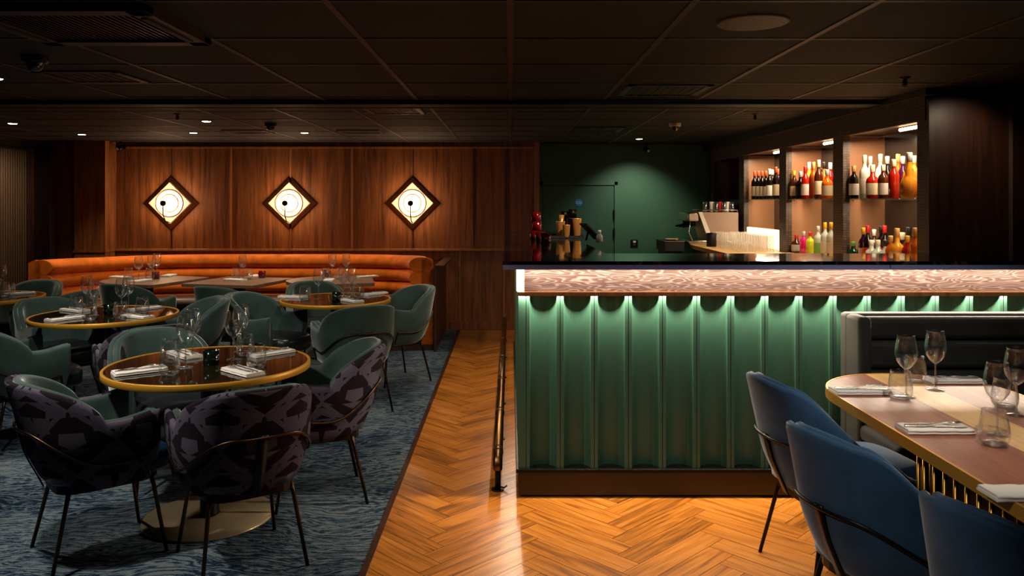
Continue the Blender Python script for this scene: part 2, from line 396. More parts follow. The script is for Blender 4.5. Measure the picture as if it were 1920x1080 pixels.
def sst(a, b, x):
    t = max(0, min(1, (x-a)/(b-a))); return t*t*(3-2*t)

# ------------------------------------------------------------------ floor, walls, ceiling
bm = newbm(); box(bm, -6.9, -.6, -1.6, 11.8, -.03, 0); struct('floor_carpet', bm, 'carpet')
bm = newbm(); box(bm, -.6, 3.45, -1.6, 10.1, -.035, -.006); struct('floor_base', bm, 'black_paint')
bm = newbm(); box(bm, -.625, -.597, -1.5, 9.6, -.002, .005); struct('trim_1', bm, 'wood_dark')
def parquet():
    bm = newbm(); uvl = bm.loops.layers.uv.verify(); at_ = bm.faces.layers.float.new('plankf')
    rnd = random.Random(4)
    Lp, Wp = .60, .12; s = .7071
    # herringbone in a frame turned by 45 degrees
    def put(x, y, horiz):
        a, b = (Lp, Wp) if horiz else (Wp, Lp)
        g = .0012
        q = [(x+g, y+g), (x+a-g, y+g), (x+a-g, y+b-g), (x+g, y+b-g)]
        uv = [(u-x, v-y) if horiz else (v-y, u-x) for u, v in q]
        w = [((u-v)*s, (u+v)*s) for u, v in q]
        cx = sum(p[0] for p in w)/4+1.4; cy = sum(p[1] for p in w)/4+6.3
        if not (-1.1 < cx < 3.9 and -1.7 < cy < 10.4): return
        f = bm.faces.new([bm.verts.new((p[0]+1.4, p[1]+6.3, 0)) for p in w]); f[at_] = rnd.random()
        off = rnd.random()*5
        for lp, t in zip(f.loops, uv): lp[uvl].uv = (t[0]+off, t[1])
    n = int(Lp/Wp)
    for k in range(-95, 95):
        for m in range(-12, 12):
            ox = k*Wp + m*(Lp); oy = k*Wp - m*(Lp)
            put(ox, oy, True)
            put(ox, oy+Wp - 0*Wp, False) if False else put(ox-Wp, oy, False)
    for co, no in (((-.6, 0, 0), (-1, 0, 0)), ((3.4, 0, 0), (1, 0, 0)), ((0, 9.95, 0), (0, 1, 0)), ((0, -1.5, 0), (0, -1, 0))):
        g = bm.verts[:]+bm.edges[:]+bm.faces[:]
        bmesh.ops.bisect_plane(bm, geom=g, plane_co=co, plane_no=no, clear_outer=True)
    vals = [f[at_] for f in bm.faces]
    o = struct('floor_parquet', bm, 'parquet')
    a = o.data.attributes.new('plank', 'FLOAT', 'FACE')
    for i, v in enumerate(vals): a.data[i].value = v
    a2 = o.data.attributes.get('plankf')
    if a2: o.data.attributes.remove(a2)
parquet()

YB = 9.6
# back wood wall
bm = newbm(); box(bm, -5.45, .32, YB, YB+.12, 0, ZF); struct('wall_back', bm, 'wood_wall')
bm = newbm(); box(bm, .32, 3.45, 9.95, 10.05, 0, ZF+.05); struct('wall_back_green', bm, 'green_wall')
bm = newbm(); box(bm, .31, .35, YB-.02, 9.95, 0, ZF); box(bm, .285, .33, YB-.035, YB, 0, ZF); struct('trim_2', bm, 'wood_trim')
bm = newbm(); box(bm, -4.72, .3, YB-.035, YB+.01, .945, .972, .004); struct('trim_3', bm, 'wood_trim')
bm = newbm(); box(bm, -4.72, .3, YB-.02, YB+.01, ZF-.075, ZF-.055); struct('trim_4', bm, 'wood_trim')
bm = newbm(); box(bm, -.72, .04, YB-.02, YB+.01, 0, .10, .003); struct('baseboard_back', bm, 'wood_wall')
xs_gold = [(px-957)*YB/1500 for px in (433, 545, 660)]
xs_dark = [(px-957)*YB/1500 for px in (322, 775, 888, 948)]
n = 5
for x in xs_gold:
    bm = newbm(); box(bm, x-.010, x+.010, YB-.014, YB+.01, .972, ZF-.07); struct('trim_%d' % n, bm, 'wood_trim'); n += 1
for x in xs_dark:
    bm = newbm(); box(bm, x-.006, x+.006, YB-.006, YB+.01, .972, ZF-.07); struct('trim_%d' % n, bm, 'wood_dark'); n += 1
for px in (862, 945):
    x = (px-957)*YB/1500
    bm = newbm(); box(bm, x-.008, x+.008, YB-.01, YB+.01, .1, .945); struct('trim_%d' % n, bm, 'wood_trim'); n += 1
# pier at the left end of the panelling
bm = newbm(); box(bm, -5.09, -4.73, 9.335, YB+.05, 0, ZF); box(bm, -5.10, -4.72, 9.315, YB, .945, .972); struct('wall_pier', bm, 'wood_wall')
bm = newbm(); box(bm, -5.52, -5.45, 9.58, 9.75, 0, ZF-.1, .005); struct('door_jamb_left', bm, 'fluted_taupe')
# left wall : fluted panelling seen through the opening
bm = newbm(); box(bm, -6.75, -6.52, -1.6, 11.6, 0, ZF+.02); 
y = 7.0
while y < 10.8:
    tube(bm, [(-6.52, y, 0), (-6.52, y, ZF-.03)], .022, 6, False); y += .05
struct('wall_left', bm, 'fluted_taupe')
bm = newbm(); box(bm, -6.53, -6.44, 10.82, 11.6, 0, ZF); struct('wall_left_return', bm, 'wood_dark')
bm = newbm(); box(bm, -6.75, -5.3, 11.6, 11.7, 0, ZF+.02); struct('wall_far', bm, 'wood_dark')
bm = newbm(); box(bm, -5.45, -5.3, 9.72, 11.6, 0, ZF); struct('wall_passage', bm, 'wood_dark')
bm = newbm(); box(bm, 3.35, 3.5, -1.6, 9.95, 0, ZF); struct('wall_right', bm, 'black_paint')
bm = newbm(); box(bm, -6.75, 3.5, -1.7, -1.6, 0, ZF); struct('wall_front', bm, 'black_paint')

# ceiling: near field, downstand beam, far field
YBM = 5.16
bm = newbm(); box(bm, -6.75, 3.5, -1.7, YBM+.05, ZN, ZN+.06); struct('ceiling', bm, 'ceiling_tile')
bm = newbm(); box(bm, -6.75, 3.5, 5.3, 11.7, ZF, ZF+.06); struct('ceiling_far', bm, 'ceiling_tile')
bm = newbm(); box(bm, -6.7, 3.4, 5.16, 5.36, ZN-.03, ZF+.05); struct('ceiling_beam', bm, 'black_paint')
bm = newbm(); box(bm, -6.7, 2.9, 5.345, 5.372, ZN-.034, ZN-.026); struct('trim_20', bm, 'ceiling_bar')
bm = newbm()
for k in range(-11, 6): box(bm, k*.6-.012, k*.6+.012, -1.6, YBM, ZN-.004, ZN+.01)
for k in range(-6, 5): box(bm, -6.7, 3.4, 2.6+.61*k-.010, 2.6+.61*k+.010, ZN-.0035, ZN+.01)
struct('ceiling_grid', bm, 'ceiling_bar')
bm = newbm()
for k in range(-11, 6): box(bm, k*.6-.012, k*.6+.012, 5.36, 9.95, ZF-.004, ZF+.01)
for k in range(0, 8): box(bm, -6.7, 3.4, 5.7+.6*k-.010, 5.7+.6*k+.010, ZF-.0035, ZF+.01)
struct('ceiling_grid_far', bm, 'ceiling_bar')

# ------------------------------------------------------------------ fire door, socket, sign
YG = 9.95
x0, x1, zt = .36, 1.33, 1.55+35*YG/1500
bm = newbm(); box(bm, x0, x0+.04, YG-.04, YG+.01, 0, zt); box(bm, x1-.04, x1, YG-.04, YG+.01, 0, zt); box(bm, x0, x1, YG-.04, YG+.01, zt-.04, zt)
d = struct('door_1', bm, 'green_wall')
bm = newbm(); box(bm, x0+.045, x1-.045, YG-.022, YG, .01, zt-.045, .002); dl = obj('door_leaf', bm, 'green_door', d)
for hz in (1.38, 1.15):
    bm = newbm(); box(bm, x1-.052, x1-.036, YG-.05, YG-.02, hz-.06, hz+.06, .003); obj('hinge', bm, 'black_metal', dl)
sg = thing('fire_door_sign', 'round blue mandatory sign on the green door', 'sign', ((1085-957)*YG/1500, YG-.024, 1.55-4*YG/1500))
bm = newbm(); tube(bm, [(0, 0, 0), (0, -.003, 0)], .046, 28); obj('sign_disc', bm, 'sign_blue', sg)
def text(body, size, loc, m, parent, name, rot=(PI/2, 0, 0)):
    cu = bpy.data.curves.new(name, 'FONT'); cu.body = body; cu.size = size; cu.align_x = 'CENTER'; cu.align_y = 'CENTER'; cu.extrude = .0003
    tmp = bpy.data.objects.new('tmp', cu); C.objects.link(tmp); bpy.context.view_layer.update()
    me = bpy.data.meshes.new_from_object(tmp.evaluated_get(bpy.context.evaluated_depsgraph_get())); bpy.data.objects.remove(tmp)
    me.materials.clear(); me.materials.append(M[m])
    o = bpy.data.objects.new(name, me); C.objects.link(o); o.location = loc; o.rotation_euler = rot; o.parent = parent
text('Fire door\nkeep shut', .019, (0, -.0036, 0), 'paper_white', sg, 'sign_lettering')
so = thing('wall_socket', 'black double wall socket on green wall', 'socket', ((1189-957)*YG/1500, YG-.004, 1.55-80*YG/1500))
bm = newbm(); box(bm, -.045, .045, -.008, .004, -.045, .045, .003); obj('face_plate', bm, 'black_metal', so)
bm = newbm(); box(bm, -.018, .018, -.03, -.008, .005, .03, .003); obj('plug', bm, 'white_plastic', so)
bm = newbm(); box(bm, -.012, .012, -.012, -.007, -.025, -.01, .001); obj('switch', bm, 'white_plastic', so)

# ------------------------------------------------------------------ ceiling equipment
def downlight(x, y, z, label):
    t = thing('downlight', label, 'ceiling light', (x, y, z), 0, 'recessed ceiling downlights')
    bm = newbm(); lathe(bm, [(.037, -.006), (.048, -.010), (.052, -.002), (.052, .01)], 24); obj('bezel', bm, 'black_metal', t)
    bm = newbm(); lathe(bm, [(0, -.012), (.03, -.011), (.038, -.007)], 20); obj('lamp', bm, 'lamp_white', t)
for x, y, lb in [(-2.66, 7.0, 'brightest lit downlight right of the ceiling centre, above the round tables'), (-3.25, 8.2, 'lit downlight near the back wall, just below the brightest one in the photo'),
              (-2.11, 8.2, 'lit downlight near the back wall beside the vent, above the middle sconce'), (-4.5, 8.4, 'lit downlight above the left end of the orange banquette'),
              (-4.48, 7.2, 'lit downlight at the far left of the rear ceiling')]:
    downlight(x, y, ZF, lb)
downlight(-2.72, 4.22, ZN, 'lit downlight cut off by the left edge in the front ceiling')
downlight(1.45, 9.0, ZF, 'small lit downlight washing the green wall')
def vent(name, x0, x1, y0, y1, z, label, big=False):
    t = thing(name, label, 'air vent', ((x0+x1)/2, (y0+y1)/2, z)); a, b = (x1-x0)/2, (y1-y0)/2
    bm = newbm(); fr = .07 if big else .04; h = .03 if big else .008
    box(bm, -a, a, -b, -b+fr, -h, .005, .003); box(bm, -a, a, b-fr, b, -h, .005, .003); box(bm, -a, -a+fr, -b, b, -h, .005, .003); box(bm, a-fr, a, -b, b, -h, .005, .003)
    obj('frame', bm, 'ceiling_bar' if big else 'black_metal', t)
    bm = newbm(); box(bm, -a+fr, a-fr, -b+fr, b-fr, -.002, .005); obj('backing', bm, 'black_paint', t)
    k = 0; sp = .022 if big else .05; x = -a+fr+.012
    bm = newbm()
    while x < a-fr-.005: box(bm, x, x+.008, -b+fr, b-fr, -h*.7, -.001); x += sp
    obj('grille', bm, 'ceiling_bar' if not big else 'black_metal', t)
    if big:
        for s in (-1, 1):
            bm = newbm(); box(bm, s*(a-.045)-.012, s*(a-.045)+.012, -b+.1, b-.1, -h-.004, -h+.002); obj('air_slot', bm, 'black_paint', t)
vent('cassette_vent', -1.85, -1.2, 2.62, 3.21, ZN, 'large square ceiling cassette vent at top left with a fine grille', True)
vent('ceiling_vent', -2.4, -1.97, 4.0, 4.39, ZN, 'dark square ceiling diffuser behind the big cassette vent')
vent('ceiling_vent', .66, 1.14, 4.47, 4.95, ZN, 'square ceiling diffuser in front of the beam above the bar')
vent('ceiling_vent', -1.12, -.68, 6.0, 6.45, ZF, 'square ceiling diffuser just behind the beam, nearest the centre')
vent('ceiling_vent', -1.72, -1.3, 7.9, 8.3, ZF, 'small dark ceiling diffuser above the right sconce, far field')
vent('ceiling_vent', -2.86, -2.44, 7.9, 8.3, ZF, 'small dark ceiling diffuser above the middle sconce, far field')
vent('ceiling_vent', .6, 1.1, 7.6, 8.1, ZF, 'ceiling diffuser in front of the green wall')
t = thing('ceiling_speaker', 'round brown flush speaker in the front ceiling above the bar', 'speaker', (.88, 2.91, ZN))
bm = newbm(); lathe(bm, [(0, -.006), (.12, -.006)], 36); obj('grille', bm, 'ceiling_bar', t)
bm = newbm(); lathe(bm, [(.12, -.006), (.128, -.006), (.132, 0), (.132, .01)], 36); obj('rim', bm, 'ceiling_bar', t)
def dome(x, y, z, base, label):
    t = thing('dome_camera', label, 'camera', (x, y, z))
    bm = newbm(); lathe(bm, [(0, -.03), (.05, -.03), (.055, -.02), (.055, .01)], 24); obj('housing', bm, base, t)
    bm = newbm(); lathe(bm, [(0, -.07), (.02, -.066), (.034, -.05), (.038, -.029)], 20); obj('dome', bm, 'dark_glass', t)
dome(-2.17, 7.24, ZF, 'black_metal', 'dark dome camera behind the beam above the left side')
dome(1.49, 7.24, ZF, 'white_plastic', 'white dome camera on the rear ceiling above the bar')
dome(-2.14, 3.6, ZN, 'black_metal', 'black dome camera on the front ceiling at upper left')
def sprinkler(x, y, z, label):
    t = thing('sprinkler', label, 'sprinkler', (x, y, z))
    bm = newbm(); lathe(bm, [(.03, .002), (.03, -.004), (.012, -.012)], 16); obj('escutcheon', bm, 'leg_bronze', t)
    bm = newbm(); lathe(bm, [(.01, -.01), (.008, -.04), (.012, -.045), (.0, -.047)], 10); lathe(bm, [(0, -.055), (.02, -.054), (0, -.053)], 12); tube(bm, [(.01, 0, -.02), (.014, 0, -.04), (0, 0, -.054)], .002, 5); tube(bm, [(-.01, 0, -.02), (-.014, 0, -.04), (0, 0, -.054)], .002, 5); obj('head', bm, 'leg_bronze', t)
sprinkler(1.97, 6.44, ZF, 'small sprinkler head on the rear ceiling beside the back bar')
sprinkler(2.08, 4.22, ZN, 'small sprinkler head on the front ceiling before the back bar')
sprinkler(-2.68, 6.44, ZF, 'small sprinkler head behind the beam on the dining side')
def cctv(loc, rz, label):
    t = thing('security_camera', label, 'camera', loc, rz)
    bm = newbm(); tube(bm, [(0, 0, .1), (0, 0, .03)], .012); obj('bracket', bm, 'black_metal', t)
    bm = newbm(); tube(bm, [(0, .04, .03), (0, -.06, 0)], .03, 14); obj('body', bm, 'black_metal', t)
    bm = newbm(); tube(bm, [(0, -.061, 0), (0, -.066, -.002)], .018, 14); obj('lens', bm, 'steel', t)
cctv((1.66, 9.75, 2.15), .2, 'black security camera at the top of the green wall')
cctv((-4.62, 9.5, 2.16), -.3, 'small security camera in the corner beside the panelled pier')

# ------------------------------------------------------------------ wall sconces
def sconce(px, py, label):
    x = (px-957)*YB/1500; z = CAMZ-(py-376)*YB/1500
    t = thing('wall_sconce', label, 'wall light', (x, YB, z), 0, 'diamond wall sconces on the panelled wall')
    def dia(bm, r, y0, y1, ri=None):
        o = [(r, 0), (0, r), (-r, 0), (0, -r)]
        A = [bm.verts.new((a, y0, b)) for a, b in o]; B = [bm.verts.new((a, y1, b)) for a, b in o]
        if ri is None:
            bm.faces.new(A); bm.faces.new(B[::-1])
        else:
            ii = [(ri, 0), (0, ri), (-ri, 0), (0, -ri)]
            A2 = [bm.verts.new((a, y0, b)) for a, b in ii]; B2 = [bm.verts.new((a, y1, b)) for a, b in ii]
            for k in range(4):
                j = (k+1) % 4
                bm.faces.new((A[k], A[j], A2[j], A2[k])); bm.faces.new((B[k], B2[k], B2[j], B[j])); bm.faces.new((A2[k], A2[j], B2[j], B2[k]))
        for k in range(4):
            j = (k+1) % 4; bm.faces.new((A[k], B[k], B[j], A[j]))
    bm = newbm(); dia(bm, .312, -.014, 0, .22); obj('frame', bm, 'wood_trim', t)
    bm = newbm(); dia(bm, .248, -.05, -.004); dp = obj('diffuser_panel', bm, 'sconce_glass', t)
    for k, (r0, r1) in enumerate([(.155, .165), (.10, .108)]):
        bm = newbm()
        ra = [bm.verts.new((r0*math.cos(a), -.052, r0*math.sin(a))) for a in [2*PI*i/40 for i in range(40)]]
        rm = [bm.verts.new(((r0+r1)/2*math.cos(a), -.058, (r0+r1)/2*math.sin(a))) for a in [2*PI*i/40 for i in range(40)]]
        rb = [bm.verts.new((r1*math.cos(a), -.050, r1*math.sin(a))) for a in [2*PI*i/40 for i in range(40)]]
        for p, q in ((ra, rm), (rm, rb)):
            for i in range(40): bm.faces.new((p[i], p[(i+1) % 40], q[(i+1) % 40], q[i])).smooth = True
        obj('reflector_ring', bm, 'sconce_ring', dp)
    bm = newbm(); tube(bm, [(0, -.05, -.23), (0, -.16, -.21), (0, -.225, -.14), (0, -.225, -.02)], .006); ar = obj('arm', bm, 'black_metal', t)
    bm = newbm(); bmesh.ops.create_uvsphere(bm, u_segments=16, v_segments=10, radius=.034, matrix=Matrix.Translation((0, -.225, 0)))
    for f in bm.faces: f.smooth = True
    obj('lamp_cap', bm, 'black_metal', ar)
    l = light('sconce_lamp', 'POINT', (x, YB-.135, z), 6, HOT, size=.025)
    light('sconce_wash', 'POINT', (x, YB-.18, z), 9, HOT, size=.015)
sconce(321, 381, 'leftmost of three diamond-shaped lit wall sconces on wood panelling')
sconce(544, 381, 'middle one of three diamond-shaped lit wall sconces on wood panelling')
sconce(774, 381, 'rightmost of three diamond-shaped lit wall sconces on wood panelling')

# ------------------------------------------------------------------ banquette
bq = thing('banquette', 'long curved orange velvet banquette with three stacked back rolls along wood wall', 'banquette', (0, 0, 0))
ctrl = [(-4.63, 7.92), (-4.58, 8.35), (-4.36, 8.78), (-3.95, 9.05), (-3.4, 9.16), (-2.6, 9.17), (-1.9, 9.16), (-1.35, 9.05), (-1.05, 8.75), (-.95, 8.28)]
path = [(p.x, p.y) for p in smooth_path([(x, y, 0) for x, y in ctrl], 5)]
def normals(path):
    out = []
    for i in range(len(path)):
        a = path[max(0, i-1)]; b = path[min(len(path)-1, i+1)]
        dx, dy = b[0]-a[0], b[1]-a[1]; l = math.hypot(dx, dy); out.append((dy/l, -dx/l))   # points into the room
    return out
nr = normals(path)
def sweep(bm, prof):        # prof: list of (offset into room, z)
    loops = []
    for (x, y), (nx, ny), i in zip(path, nr, range(len(path))):
        dz = .03*(1-min(1, min(i, len(path)-1-i)/9))
        loops.append([(x+nx*o, y+ny*o, z+dz*(z > .3)) for o, z in prof])
    loft(bm, loops)
for k, zc in enumerate((.855, .715, .575)):
    bm = newbm()
    prof = [(-.02+.12*math.cos(a), zc+.076*math.sin(a)) for a in [2*PI*i/18 for i in range(18)]]
    sweep(bm, prof); obj('back_roll', bm, 'orange_velvet', bq)
bm = newbm(); sweep(bm, [(-.15, .06), (-.03, .06), (-.03, .90), (-.08, .93), (-.15, .90)]); obj('back_shell', bm, 'orange_velvet', bq)
bm = newbm(); sweep(bm, [(-.03, .12), (.05, .12), (.06, .5), (-.03, .5)]); obj('lower_back', bm, 'orange_velvet', bq)
bm = newbm(); prof = [(.03, .39), (.45, .39), (.48, .42), (.48, .455), (.45, .48), (.03, .48)]; sweep(bm, prof); obj('seat', bm, 'leather_taupe', bq)
bm = newbm(); sweep(bm, [(-.16, .0), (.40, 0), (.40, .385), (-.16, .385)]); obj('plinth', bm, 'wood_dark', bq)
bx = thing('banquette_surround', 'dark wood box enclosing the right end of orange banquette', 'cabinet', (0, 0, 0))
bm = newbm(); box(bm, -.785, -.765, 8.2, 9.56, 0, .86, .003); obj('side_panel', bm, 'wood_dark', bx)
bm = newbm(); box(bm, -.785, -.69, 8.3, 9.58, .86, .875); obj('top_ledge', bm, 'wood_dark', bx)

# ------------------------------------------------------------------ chairs
def shell_fns(kind):
    if kind == 'arm':
        R, Rb, Lf, fr = .248, .25, .17, .64
        def g(s):
            a = abs(s)
            arm = .628+.022*sst(.66, 1, a)
            if a >= .60: return arm
            bk = .612+.19*max(0, 1-(a/.60)**2.5)**.6
            d = bk-arm; k_ = .02
            return arm+(d+math.sqrt(d*d+k_*k_))/2
    else:
        R, Rb, Lf, fr = .255, .25, .20, .60
        def g(s):
            a = abs(s); return .83-.02*(a/.2)**2*(a < .2)-(.02 if a >= .2 else 0)-.26*sst(.22, .66, a)-.10*sst(.62, 1, a)
    def plan(s, z):
        a = abs(s); sg = 1 if s >= 0 else -1
        if a < fr:
            th = a/fr*PI/2; c = math.cos(th)
            # squarer than a circle
            x = R*math.sin(th)**.86; y = -Rb*c**.86
            lean = .085*(z-.45)/.35*c**.8
        else:
            t = (a-fr)/(1-fr); x = R*(1-.02*t); y = Lf*t; lean = 0
        k = .80+.20*sst(.30, .56, z)
        return Vector((sg*x*k, y*(.86+.14*sst(.30, .52, z))-max(lean, -.03), z))
    return g, plan
def build_shell(bm, kind, off0, off1, uvs=False, zb=.335):
    g, plan = shell_fns(kind); NS, NZ = 80, 11
    loops, uvl = [], []
    for i in range(NS+1):
        s = -1+2*i/NS; top = g(s)
        def pt(z, off):
            e = .012; a = plan(max(-1, s-e), z); b = plan(min(1, s+e), z); t = (b-a); t.z = 0; t.normalize()
            nrm = Vector((t.y, -t.x, 0)); return plan(s, z)+nrm*off
        lp, uv = [], []
        lo, hi = min(off0, off1), max(off0, off1)
        for k in range(NZ): z = zb+(top-.02-zb)*k/(NZ-1); lp.append(pt(z, hi)); uv.append((s*.9, z))
        m = (lo+hi)/2
        lp.append(pt(top-.006, hi-(hi-lo)*.12)); uv.append((s*.9, top))
        lp.append(pt(top, m)); uv.append((s*.9, top))
        lp.append(pt(top-.006, lo+(hi-lo)*.12)); uv.append((s*.9, top))
        for k in range(NZ): z = top-.02-(top-.02-zb)*k/(NZ-1); lp.append(pt(z, lo)); uv.append((s*.9, z))
        # tuck the bottom of the outer skin inward
        lp[0] = lp[0]+(Vector((0, 0, 0))-Vector((lp[0].x, lp[0].y, 0)))*.10
        loops.append(lp); uvl.append(uv)
    loft(bm, loops, uvl if uvs else None)
def superell(a, b, n=4, seg=32, cx=0, cy=0):
    out = []
    for k in range(seg):
        t = 2*PI*k/seg; c, s = math.cos(t), math.sin(t)
        out.append((cx+a*abs(c)**(2/n)*(1 if c >= 0 else -1), cy+b*abs(s)**(2/n)*(1 if s >= 0 else -1)))
    return out
def make_chair(kind, inner, outer, seatm, metal='leg_bronze'):
    t = thing('armchair', 'x', 'chair')
    bm = newbm(); build_shell(bm, kind, .004, .034, True); obj('shell', bm, outer, t)
    bm = newbm(); build_shell(bm, kind, -.03, .0045, False, .36); obj('backrest', bm, inner, t)
    bm = newbm(); loops = []
    for dz, k in ((.36, .93), (.375, 1.0), (.445, 1.0), (.468, .97), (.478, .88), (.482, .5), (.483, .05)):
        loops.append([(x, y+.035, dz) for x, y in superell(.208*k, .27*k)])
    loft(bm, loops); obj('seat', bm, seatm, t)
    bm = newbm(); prism(bm, superell(.19, .21, 4, 28, 0, .0), .325, .362); obj('seat_base', bm, 'black_metal', t)
    g, plan = shell_fns(kind); zc = .60 if kind == 'arm' else .58
    def wz(a): return .36+.095*sst(1.0, .93, a)+(-.01)*sst(.93, .6, a)+(zc-.445)*sst(.62, .14, a)
    pts = []
    for i in range(61):
        s = -1+2*i/60; s *= .96; z = wz(abs(s)/.96)
        e = .012; a = plan(s-e, z); b = plan(s+e, z); tt = b-a; tt.z = 0; tt.normalize()
        pts.append(plan(s, z)+Vector((tt.y, -tt.x, 0))*.043)
    bm = newbm(); tube(bm, pts, .0062, 8); obj('back_rail', bm, metal, t)
    bm = newbm(); loops = []
    for k in range(8):
        z = .335+(zc-.325)*k/7; p = plan(0, z); y = p.y-.036
        loops.append([(-.02, y, z), (.02, y, z), (.02, y-.006, z), (-.02, y-.006, z)])
    loft(bm, loops); obj('back_strap', bm, 'black_metal', t)
    for sx, sy in ((-1, 1), (1, 1), (-1, -1), (1, -1)):
        bm = newbm(); tube(bm, [(sx*.165, sy*.16, .345), (sx*.175, sy*.17, .30), (sx*.215, sy*(.215 if sy > 0 else .235), 0)], .0105, 10, True, .008); obj('leg', bm, metal, t)
    return t
green = make_chair('arm', 'green_velvet', 'green_velvet', 'leather_dark')
ikat = make_chair('arm', 'green_velvet', 'ikat_fabric', 'leather_blue')
blue = make_chair('scoop', 'blue_velvet', 'blue_velvet', 'blue_velvet', 'black_metal')
used = set()
def place(proto, x, y, deg, label, group=None):
    if id(proto) not in used:
        used.add(id(proto)); proto.location = (x, y, 0); proto.rotation_euler = (0, 0, math.radians(deg)); proto['label'] = label
        if group: proto['group'] = group
        return proto
    return dup(proto, (x, y, 0), math.radians(deg), label, group)
GA = 'velvet armchairs around the dining tables'; GB = 'blue velvet chairs at the long wooden table'
place(ikat, -1.82, 3.56, -50, 'patterned-back armchair at the near left of the front round table', GA)
place(ikat, -1.17, 3.47, 34, 'patterned-back armchair with its back to us at the near right of the front round table', GA)
place(ikat, -1.02, 4.22, 108, 'armchair with patterned outer side, right of the front round table, facing left', GA)
place(green, -1.91, 4.44, -140, 'green velvet armchair behind the front round table, facing the camera', GA)
place(green, -3.08, 5.08, -42, 'green velvet armchair at the left edge, back turned, at near left of left round table', GA)
place(ikat, -2.3, 5.05, 38, 'patterned-back armchair at the near right of the left round table, behind the glasses', GA)
place(green, -2.5, 6.05, 128, 'green velvet armchair at far right of left round table, facing left', GA)
place(green, -3.36, 5.98, -125, 'green velvet armchair at far left of left round table, facing the table', GA)
place(green, -3.48, 7.5, -18, 'green velvet armchair with its back to us at the left banquette table', GA)
place(green, -2.52, 7.28, -22, 'green velvet armchair with its back to us at the middle banquette table', GA)
place(green, -1.93, 6.42, -108, 'green velvet armchair left of the far round table, facing right', GA)
place(green, -1.17, 5.98, 30, 'dark green armchair with its back to us at near right of the far round table', GA)
place(green, -1.0, 6.9, 128, 'dark green armchair right of the far round table beside the banquette end', GA)
place(green, -1.72, 7.2, -150, 'green velvet armchair behind the far round table, facing the camera', GA)
place(green, -3.86, 6.75, 80, 'green velvet armchair half hidden behind the glasses at the back left', GA)
place(green, -4.42, 7.25, 178, 'green velvet armchair behind the table cut off at the left edge', GA)
place(green, -4.2, 6.02, 35, 'green velvet armchair in front of the table cut off at the left edge', GA)
place(blue, 1.37, 3.36, -80, 'blue velvet chair farthest along the left side of the long wooden table', GB)
place(blue, 1.28, 2.63, -72, 'blue velvet chair in the middle of the row at the long wooden table', GB)
place(blue, 1.40, 2.0, -68, 'blue velvet chair nearest the camera, cut off by the bottom right corner', GB)

# ------------------------------------------------------------------ tables
def circ(r, n=56): return [(r*math.cos(2*PI*k/n), r*math.sin(2*PI*k/n)) for k in range(n)]
def gold_table(x, y, r, label):
    t = thing('round_table', label, 'table', (x, y, 0), 0, 'round tables with a gold rim')
    bm = newbm(); prism(bm, circ(r-.012), .727, .75); obj('tabletop', bm, 'smoked_glass', t)
    bm = newbm(); lathe(bm, [(r-.012, .722), (r, .722), (r+.002, .724), (r+.002, .7505), (r, .7525), (r-.012, .7525), (r-.012, .722)], 72); obj('rim_band', bm, 'brass_band', t)
    bm = newbm(); lathe(bm, [(0, .012), (.05, .02), (.045, .03), (.04, .68), (.12, .715), (.12, .724), (0, .724)], 28); obj('pedestal', bm, 'black_metal', t)
    bm = newbm(); lathe(bm, [(0, 0), (.305, 0), (.308, .004), (.306, .011), (0, .013)], 56); obj('base', bm, 'brass_disc', t)
    return t
T = {'T1': (-1.474, 3.92, .478), 'T2': (-2.844, 5.62, .478), 'T3': (-1.417, 6.5, .44), 'T4': (-4.38, 6.63, .46)}
TN = {'T1': 'front gold-rimmed round table', 'T2': 'left gold-rimmed round table', 'T3': 'far gold-rimmed round table', 'T4': 'gold-rimmed table at the left edge',
      'B1': 'left banquette table', 'B2': 'middle banquette table', 'B3': 'right banquette table', 'R': 'long wooden table'}
gold_table(*T['T1'], 'nearest round table with dark glass top, gold rim and bronze disc base')
gold_table(*T['T2'], 'left round dark glass table with gold rim, behind the nearest one')
gold_table(*T['T3'], 'right round dark glass table with gold rim before the banquette')
gold_table(*T['T4'], 'round gold-rimmed table cut off by the left edge of the photo')
def cafe(x, y, shape, rz, label, r=.43):
    t = thing('cafe_table', label, 'table', (x, y, 0), math.radians(rz), 'wooden tables along the banquette')
    if shape == 'sq': poly = [(-r, -r), (r, -r), (r, r), (-r, r)]
    elif shape == 'D': poly = [(0, -r), (r-.04, -r), (r, -r+.04), (r, r-.04), (r-.04, r), (0, r)]+[(-r*math.sin(a), r*math.cos(a)) for a in [PI*k/24 for k in range(1, 24)]]
    bm = newbm(); prism(bm, poly, .72, .75, .003); obj('tabletop', bm, 'wood_cafe', t)
    bm = newbm(); box(bm, -.04, .04, -.04, .04, .01, .71, .004); box(bm, -.2, .2, -.03, .03, .70, .72); box(bm, -.03, .03, -.2, .2, .70, .72); obj('pedestal', bm, 'black_metal', t)
    bm = newbm(); prism(bm, superell(.22, .22, 6, 32), 0, .012); obj('base', bm, 'black_metal', t)
cafe(-3.67, 8.09, 'D', -18, 'left wooden banquette table, rounded at its left end')
cafe(-2.70, 7.98, 'sq', -14, 'middle wooden banquette table with square corners', .385)
cafe(-1.82, 8.07, 'D', 12, 'right wooden banquette table below the right sconce')
